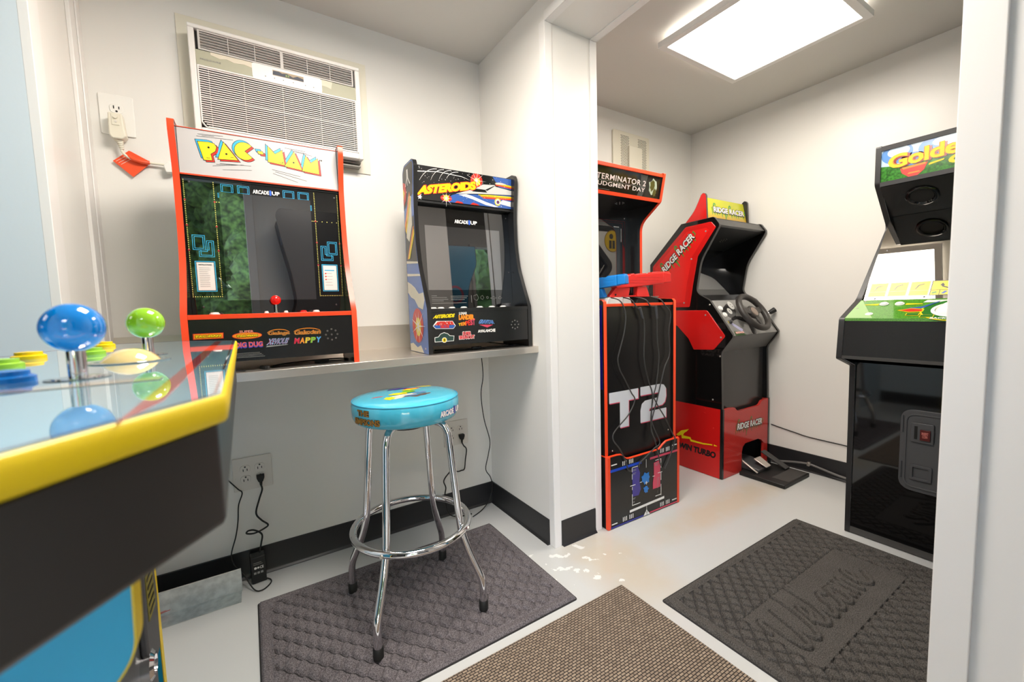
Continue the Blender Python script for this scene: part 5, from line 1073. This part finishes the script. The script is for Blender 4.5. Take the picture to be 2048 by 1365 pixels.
CPn.m([circ(tb[0], tb[1], .088, 36)], .0002, .0004).build('ring_yellow_print', pyel, T_); CPn.m([circ(tb[0], tb[1], .083, 36)], .0005, .0004).build('ring_green_print', mat('print_dark_turf', (48, 116, 44), .2), T_)
CPn.m([[(-.13, .085), (-.09, .10), (-.05, .15), (-.055, .125), (-.085, .085)]], .0003, .0006).build('blue_arrow_print', pblu, T_)
CPn.m([[(-.15, .066), (-.115, .085), (-.078, .075), (-.078, .055), (-.115, .050)]], .0009, .0005).build('red_arrow_border', pyel, T_); CPn.m([[(-.144, .066), (-.114, .081), (-.082, .072), (-.082, .058), (-.114, .053)]], .0013, .0005).build('red_arrow_print', pred, T_)
for cx, cz in ((-.10, .032), (-.06, .018)): CPn.m([[(cx-.018, cz-.010), (cx+.018, cz-.010), (cx+.018, cz+.010), (cx-.018, cz+.010)]], .0009, .0004).build('small_box_border', pyel, T_); CPn.m([[(cx-.016, cz-.0085), (cx+.016, cz-.0085), (cx+.016, cz+.0085), (cx-.016, cz+.0085)]], .0012, .0004).build('small_box_print', MATS['print_dark_turf'], T_)
CPn.m([[(-.095, .136), (-.025, .139), (-.020, .157), (-.088, .157)]], .0003, .0005).build('white_notice_print', pwht, T_)
round_ = circ(tb[0], tb[1], .001)
lettering('backswing_lettering', 'BACK SWING', CPn, (-.048, .048, -.004, .008), pwht, T_, .0012, .03)
Mt = Matrix.Translation(CPn.pt(tb[0], tb[1], -.030)) @ CPn.N.to_track_quat('Z', 'Y').to_matrix().to_4x4()
MB().lathe([(.0578*math.sin(PI*k/20), -.0578*math.cos(PI*k/20)) for k in range(21)], Mt, 36).build('trackball', mat('trackball_white', (240, 240, 240), .12, coat=.5), T_, ang=180)
Mr = Matrix.Translation(CPn.pt(tb[0], tb[1], 0)) @ CPn.N.to_track_quat('Z', 'Y').to_matrix().to_4x4()
MB().lathe([(.050, 0), (.060, 0), (.060, .002), (.050, .003), (.050, 0)], Mr, 36).build('trackball_ring', pwht, T_)
screws(CPn, [(U0+.03, .09), (U0+.035, .16)], T_, .004)
# screen glass with printed swing guide
MB().prism([(.040, .985), (.328, 1.353), (.336, 1.347), (.048, .979)], (0, 0, 0), Y, Z, -hg, hg).build('screen_glass', mat('grey_smoked_glass', (186, 181, 174), .012, 1.0), T_)
GG = front(.040, .985, .328, 1.353)
for k in range(5):
    a = -.290+.078*k+(.072 if k else 0)
for k, a in enumerate((U0+.214, U0+.296, U0+.378)):
    GG.m([[(a, .022), (a+.080, .022), (a+.080, .092), (a, .092)]], 0, .0005).build('guide_border', pblk, T_)
    GG.m([[(a+.003, .048), (a+.077, .048), (a+.077, .089), (a+.003, .089)]], .0004, .0004).build('guide_yellow_panel', pyel, T_)
    GG.m([[(a+.003+.025*j, .024), (a+.026+.025*j, .024), (a+.026+.025*j, .046), (a+.003+.025*j, .046)] for j in range(3)], .0004, .0004).build('guide_yellow_cells', pyel, T_)
    GG.m([[(a+.030, .080), (a+.024, .068), (a+.028, .068), (a+.030, .062), (a+.050, .052), (a+.053, .055), (a+.036, .064), (a+.034, .068), (a+.037, .069)]], .0008, .0004).build('guide_arrow', pblk, T_)
    GG.m([[(a+.032, .030), (a+.040, .028), (a+.048, .040), (a+.040, .042)]], .0008, .0004).build('guide_blue_mark', pblu, T_); GG.m([[(a+.008, .030), (a+.020, .034), (a+.018, .040), (a+.006, .036)]], .0008, .0004).build('guide_green_mark', pgrn, T_)
for k, a in enumerate((U0+.030, U0+.092, U0+.154)):
    GG.m([[(a, .022), (a+.058, .022), (a+.058, .092), (a, .092)]], 0, .0005).build('guide_border', mat('guide_tan', (190, 170, 110), .2), T_)
    GG.m([[(a+.003, .048), (a+.055, .048), (a+.055, .089), (a+.003, .089)], [(a+.003, .025), (a+.055, .025), (a+.055, .046), (a+.003, .046)]], .0004, .0004).build('guide_yellow_panel', pyel, T_)
    GG.m([[(a+.016, .054), (a+.019, .054), (a+.026, .070), (a+.040, .077), (a+.040, .080), (a+.023, .073)]], .0008, .0004).build('guide_arrow', pblk, T_)
screws(GG, [(U0+.045, .272), (U0+.057, .013), (U0+.203, .016)], T_, .004, pblk)
# speaker board, marquee, coin door
MB().prism([(.186, 1.464), (.332, 1.352), (.332, 1.362), (.190, 1.474)], (0, 0, 0), Y, Z, -hg, hg).build('speaker_board', black, T_)
SB = PL((0, .332, 1.351), X, (0, -.146, .112))
for cx in (U0+.135, -U0-.135):
    M = Matrix.Translation(SB.pt(cx, .10, 0)) @ SB.N.to_track_quat('Z', 'Y').to_matrix().to_4x4()
    sp_ = MB().lathe([(.036, 0), (.052, 0), (.052, .003), (.047, .006), (.040, .006), (.036, .001), (.036, 0)], M, 36).build('speaker_ring', blackg, T_); MB().lathe([(0, .0005), (.037, .0005)], M, 30).build('speaker_mesh', mat('speaker_mesh', (30, 29, 28), .8, bump=(1500, .8)), sp_)
    screws(SB, [(cx+.044*math.cos(a), .10+.044*math.sin(a)) for a in (.8, 2.36, 3.93, 5.5)], T_, .0035, grey)
MB().box(-hg, hg, .183, .50, 1.612, 1.631).build('top_board', MATS['edge_black'], T_); MB().box(-hg, hg, .183, .20, 1.466, 1.484).build('marquee_rail', MATS['edge_black'], T_)
MB().box(-hg, hg, .188, .196, 1.484, 1.612).build('marquee_panel', mat('marquee_turf', (52, 120, 36), .15, noise=(120, .5)), T_)
MB().box(-hg, hg, .548, .556, .01, 1.60).build('back_board', blackm, T_)
MG = front(.188, 1.484, .188, 1.612)
MG.m([[(-hg, .064), (-.20, .048), (-.10, .060), (0, .085), (.06, .128), (-hg, .128)]], 0, .0004).build('marquee_sky_print', mat('print_sky_pale', (186, 214, 232), .2), T_)
MG.m([circ(-.24, .105, .05, 24, .04), circ(-.10, .10, .075, 28, .045), circ(-.19, .070, .04, 20, .025)], .0002, .0004).build('marquee_ball_print', mat('print_ball_blue', (84, 140, 206), .2), T_)
MG.m([circ(-.235, .112, .035, 24, .022), circ(-.085, .112, .05, 24, .020)], .0005, .0004).build('marquee_ball_light_print', mat('print_ball_pale', (200, 224, 240), .2), T_)
MG.m([[(-.222, .020), (-.200, .0), (-.175, .0), (-.155, .018), (-.145, .045), (-.228, .040)]], .0004, .0004).build('marquee_tee_red', pred, T_); MG.m([[(-.218, .034), (-.150, .039), (-.152, .046), (-.222, .042)], [(-.205, .012), (-.165, .013), (-.17, .018), (-.20, .018)]], .0007, .0004).build('marquee_tee_orange', porg, T_)
q0 = lambda dx, dz: ((U0+.042+dx, .046+dz), (U0+.290+dx, .056+dz), (U0+.290+dx, .114+dz), (U0+.042+dx, .100+dz))
lettering('title_red_shadow', 'Golden', MG, q0(.005, -.003), mat('print_deep_red', (150, 30, 16), .2), T_, .0014, .06, sp=.95); lettering('title_orange_edge', 'Golden', MG, q0(-.001, .001), porg, T_, .0018, .05, sp=.95); lettering('title_lettering', 'Golden', MG, q0(0, 0), pyel, T_, .0022, .025, sp=.95)
lettering('title_lettering', 'Tee', MG, (.02, .16, .058, .112), pyel, T_, .0022, .03)
MG.m([rnd([(U0+.165, .030), (U0+.208, .038), (U0+.210, .044), (U0+.167, .038)], .003)], .0010, .0006).build('title_dash', pyel, T_)
lettering('title_lettering', 'GOLF', MG, ((U0+.218, .016), (U0+.40, .028), (U0+.40, .056), (U0+.222, .050)), pyel, T_, .0014, .05)
# coin door
cd = MB().prism([(x, z) for x, z in rrect(U0+.166, -(U0+.166), .255, .572, .045, 8)], (0, .002, 0), X, Z, 0, .006).build('coin_door', mat('door_grey', (78, 78, 80), .40, bump=(700, .2)), T_, .002)
dg = MATS['door_grey']
MB().ring(rrect(U0+.186, -(U0+.186), .275, .552, .030, 6), rrect(U0+.180, -(U0+.180), .269, .558, .034, 6), (0, -.004, 0), X, Z, 0, .004).build('door_rim', dg, cd, .001)
for s in (-1, 1):
    c = s*.078
    MB().prism(rrect(c-.032, c+.032, .450, .525, .005), (0, -.004, 0), X, Z, 0, .010).build('coin_bezel', dg, cd, .002)
    MB().box(c-.021, c-.012, -.0146, -.0142, .462, .512).build('coin_slot', pblk, cd)
    rb = MB().box(c-.004, c+.024, -.0205, -.0142, .462, .502).build('coin_return_button', mat('button_dark_red', (84, 18, 16), .3), cd, .001)
    lettering('button_lettering', 'INSERT\nCOIN', PL((0, -.0206, 0), X, Z), (c+.001, c+.019, .472, .494), mat('print_rose', (220, 130, 120), .4), T_, .0004, .02, align='CENTER')
    MB().ring(rrect(c-.022, c+.022, .312, .352, .003), rrect(c-.031, c+.031, .303, .361, .004), (0, -.004, 0), X, Z, 0, .008).build('coin_return_frame', dg, cd, .001)
    for z in ((.480), (.30)): MB().cyl((s*.135, -.006, z), (s*.135, -.006, z+.065), .003, .003, 10).build('door_hinge', dg, cd)

# ================================================================== foreground four-player cabinet
B = empty('arcade_cabinet', (-.157, .60, 0), math.radians(90), 'wide four-player arcade cabinet with yellow-edged blue control deck, in the left foreground', 'arcade cabinet')
deck = rnd([(-.306, -.1425), (.314, -.137), (.411, -.050), (.430, .045), (.418, .072), (.20, .123), (.12, .27), (-.12, .27), (-.25, .16), (-.47, .10), (-.478, .04), (-.458, -.030)], {0: .004, 1: .004, 2: .01, 3: .03, 4: .03, 5: .05, 8: .05, 9: .03, 10: .03, 11: .012})
ZD = .955
MB().prism(deck, (0, 0, ZD-.0155), X, Y, 0, .0135).build('deck_board', mat('deck_edge_dark', (30, 30, 32), .4), B)
dk = deck if area2(deck) > 0 else deck[::-1]
b_ = MB(); ins = offs(dk, -.0005)
for k in range(5):
    a0, a1 = PI*k/5-PI/2, PI*(k+1)/5-PI/2
    o0, o1 = offs(dk, .0018*math.cos(a0)), offs(dk, .0018*math.cos(a1)); z0, z1 = ZD-.0085+.0080*math.sin(a0), ZD-.0085+.0080*math.sin(a1)
    n_ = len(o0)
    for i in range(n_):
        j = (i+1) % n_; b_.face([(o0[i][0], o0[i][1], z0), (o0[j][0], o0[j][1], z0), (o1[j][0], o1[j][1], z1), (o1[i][0], o1[i][1], z1)])
for z_ in (ZD-.0165, ZD-.0005):
    n_ = len(ins)
    for i in range(n_):
        j = (i+1) % n_; q = offs(dk, -.0018); b_.face([(dk[i][0], dk[i][1], z_), (dk[j][0], dk[j][1], z_), (q[j][0], q[j][1], z_), (q[i][0], q[i][1], z_)])
bmesh.ops.remove_doubles(b_.bm, verts=b_.bm.verts, dist=1e-5)
b_.build('deck_edge_trim', yel, B, ang=60)
art = mat('deck_art_blue', (150, 196, 216), .012, spec=.9, coat=1.0)
MB().prism(offs(dk, -.0014), (0, 0, ZD-.003), X, Y, 0, .003).build('deck_top', art, B)
DT = PL((0, 0, ZD), X, Y)
def dart(polys, m, nm, t0=0): DT.m(polys, t0, .00025).build(nm, m, B)
pk = mat('deck_art_rose', (206, 96, 104), .012, spec=.9, coat=1.0); pch = mat('deck_art_peach', (222, 204, 184), .012, spec=.9, coat=1.0)
inr = offs(dk, -.0060); inr2 = offs(dk, -.0085)
b_ = MB(); b_.ring(offs(dk, -.0052), offs(dk, -.0034), (0, 0, ZD), X, Y, .0, .0002); b_.build('deck_border_line', mat('deck_art_plum', (110, 70, 84), .02, coat=1.0), B)
dart([[(-.36, -.106), (-.31, -.1155), (.315, -.1155), (.315, -.106)]], pk, 'deck_rose_band'); dart([[(-.208, -.100), (-.190, -.100), (-.190, .03), (-.208, .03)]], pch, 'deck_peach_band', .0003)
def djoy(u, d, m_):
    joystick(DT, u, d, .0188, .0395, m_, B, .0056)
    DT.m([circ(u, d, .019, 24)], .0003, .0003).build('stick_collar', mat('clear_plastic_edge', (120, 130, 132), .1), B)
djoy(-.147, -.043, mat('ball_blue', (0, 134, 222), .08, coat=1.0)); djoy(.075, -.051, mat('ball_green', (150, 208, 40), .08, coat=1.0))
djoy(-.335, .035, mat('ball_red', (214, 30, 24), .08, coat=1.0))
bb, bg_, by = mat('button_blue', (0, 110, 190), .25), mat('button_green', (150, 200, 60), .25), mat('button_yellow', (238, 200, 0), .25)
def dbtn(u, d, m_, r_=.0150): push_button(DT, u, d, r_, m_, B, .0085)
# u = world y - .60, d = -.157 - world x
dbtn(-.135, -.002, bb); dbtn(.020, .052, bg_); dbtn(.140, .070, by); dbtn(.157, .020, bg_); dbtn(.337, .046, by)
dbtn(-.245, .045, white, .009); dbtn(-.270, -.012, mat('button_red', (222, 50, 40), .25), .011)
Mt = Matrix.Translation((-.013, -.050, ZD+.0140-.0295)); MB().lathe([(.0295*math.sin(PI*k/40), -.0295*math.cos(PI*k/40)) for k in range(10, 41)], Mt, 40).build('trackball', mat('trackball_cream', (232, 206, 140), .06, coat=1.0), B, ang=180)
MB().lathe([(.0265, 0), (.033, 0), (.033, .0010), (.028, .0014), (.0265, 0)], Matrix.Translation((-.013, -.050, ZD)), 36).build('trackball_ring', MATS['clear_plastic_edge'], B)
# shallow dark box below the deck
under = offs(dk, -.004)
MB().prism(rnd(under, 0), (0, 0, .876), X, Y, 0, .0632).build('deck_box', mat('box_brown_black', (40, 37, 35), .33), B, .004)
sprof = rnd([(0, .004), (0, .690), (-.075, .782), (-.087, .800), (-.089, .875), (.27, .875), (.30, 1.00), (.37, 1.50), (.34, 1.56), (.34, 1.68), (.64, 1.68), (.64, .004)], {1: .02, 2: .015, 3: .012, 6: .05, 7: .04, 8: .02, 9: .01})
side_panels(B, sprof, .279, .018, mat('side_cyan', (0, 170, 216), .35), yel, out=.0012)
hb_ = .261
MB().box(-hb_, hb_, .010, .022, .03, .70).build('front_panel', black, B); MB().prism([(.012, .70), (-.06, .79), (-.06, .88), (-.05, .88), (-.05, .795), (.02, .705)], (0, 0, 0), Y, Z, -hb_, hb_).build('apron_panel', black, B)
MB().prism([(.28, .962), (.37, 1.45), (.378, 1.45), (.288, .962)], (0, 0, 0), Y, Z, -hb_, hb_).build('screen_glass', bezel, B)
MB().box(-hb_, hb_, .345, .355, 1.55, 1.67).build('marquee_panel', mat('marquee_sky', (90, 170, 210), .2), B); MB().box(-hb_, hb_, .345, .63, 1.66, 1.675).build('top_board', black, B)
MB().box(-hb_, hb_, .625, .635, .01, 1.66).build('back_board', blackm, B)
cd = MB().prism(rrect(-.175, .222, .10, .690, .03, 6), (0, .010, 0), X, Z, 0, .012).build('coin_door', dg, B, .003)
MB().prism([(.135, .50), (.200, .50), (.212, .58), (.205, .66), (.140, .66), (.130, .58)], (0, -.002, 0), X, Z, 0, .010).build('coin_bezel', dg, cd, .003)
lb = MB().prism([(.145, .575), (.190, .575), (.190, .640), (.145, .640)], (0, -.012, 0), X, Z, 0, .001).build('door_label', mat('label_olive', (130, 120, 40), .4), cd)
PL((0, -.0131, 0), X, Z).m([[(.150, z), (.184, z), (.184, z+.004), (.150, z+.004)] for z in (.582, .594, .606, .618, .630)], 0, .0004).build('label_lines', pblk, B)
MB().lathe([(0, 0), (.020, 0), (.020, .010), (.015, .014), (.012, .014), (.011, .011), (0, .011)], Matrix.Translation((.140, -.002, .515)) @ Vector((0, -1, 0)).to_track_quat('Z', 'Y').to_matrix().to_4x4(), 24).build('door_lock', chrome, cd)
MB().ring(rrect(-.06, .06, .20, .33, .006), rrect(-.075, .075, .185, .345, .008), (0, -.002, 0), X, Z, 0, .008).build('coin_return_frame', dg, cd, .001)

# ================================================================== cabinets behind the camera, seen only in the glossy screens
K = empty('arcade_cabinet', (.11, -.575, 0), math.radians(-90), 'dark grey sided arcade cabinet behind the viewpoint, mirrored in the red-edged cabinet screen', 'arcade cabinet')
kp = rnd([(0, .004), (0, .80), (-.02, .92), (.10, .99), (.135, 1.10), (.11, 1.30), (.055, 1.55), (.03, 1.72), (.05, 1.76), (.50, 1.76), (.50, .004)], {3: .03, 4: .05, 5: .08, 6: .08, 7: .02, 8: .02, 9: .02})
side_panels(K, kp, .20, .016, mat('side_dark_grey', (96, 96, 98), .3), black, out=.002)
MB().box(-.184, .184, .02, .03, .02, .80).build('front_panel', black, K); MB().prism([(-.015, .905), (.10, .985), (.11, .975), (-.005, .89)], (0, 0, 0), Y, Z, -.184, .184).build('control_deck', black, K)
MB().prism([(.145, .99), (.17, 1.50), (.18, 1.50), (.155, .99)], (0, 0, 0), Y, Z, -.184, .184).build('screen_glass', bezel, K); MB().box(-.184, .184, .06, .07, 1.55, 1.74).build('marquee_panel', mat('marquee_steel_blue', (90, 110, 150), .2), K); MB().box(-.184, .184, .48, .49, .02, 1.74).build('back_board', blackm, K); MB().box(-.184, .184, .05, .49, 1.735, 1.75).build('top_board', black, K)
K = empty('arcade_cabinet', (1.63, -.24, 0), math.radians(90), 'blue sided arcade cabinet with a pink ring, mirrored in the space-art cabinet screen', 'arcade cabinet')
kp = rnd([(0, .004), (0, .80), (-.03, .92), (.10, .99), (.16, 1.10), (.13, 1.36), (.04, 1.55), (.04, 1.70), (.335, 1.70), (.335, .004)], {3: .03, 4: .05, 5: .08, 6: .03})
side_panels(K, kp, .25, .016, mat('side_sky_blue', (40, 130, 170), .3), mat('edge_plum', (70, 40, 60), .4), out=.004)
PL((.2506, 0, 0), Y, Z).m([circ(.25, 1.30, .075, 40)], 0, .0006).build('side_pink_disc', mat('print_dusky_pink', (170, 70, 96), .3), K); PL((.2506, 0, 0), Y, Z).m([circ(.25, 1.30, .055, 40)], .0008, .0006).build('side_blue_disc', MATS['side_sky_blue'], K)
MB().box(-.234, .234, .02, .03, .02, .80).build('front_panel', black, K); MB().prism([(-.025, .905), (.10, .985), (.11, .975), (-.015, .89)], (0, 0, 0), Y, Z, -.234, .234).build('control_deck', black, K)
MB().prism([(.17, .99), (.20, 1.50), (.21, 1.50), (.18, .99)], (0, 0, 0), Y, Z, -.234, .234).build('screen_glass', bezel, K); MB().box(-.234, .234, .06, .07, 1.55, 1.68).build('marquee_panel', MATS['marquee_steel_blue'], K); MB().box(-.234, .234, .315, .325, .02, 1.68).build('back_board', blackm, K); MB().box(-.234, .234, .06, .325, 1.675, 1.69).build('top_board', black, K)
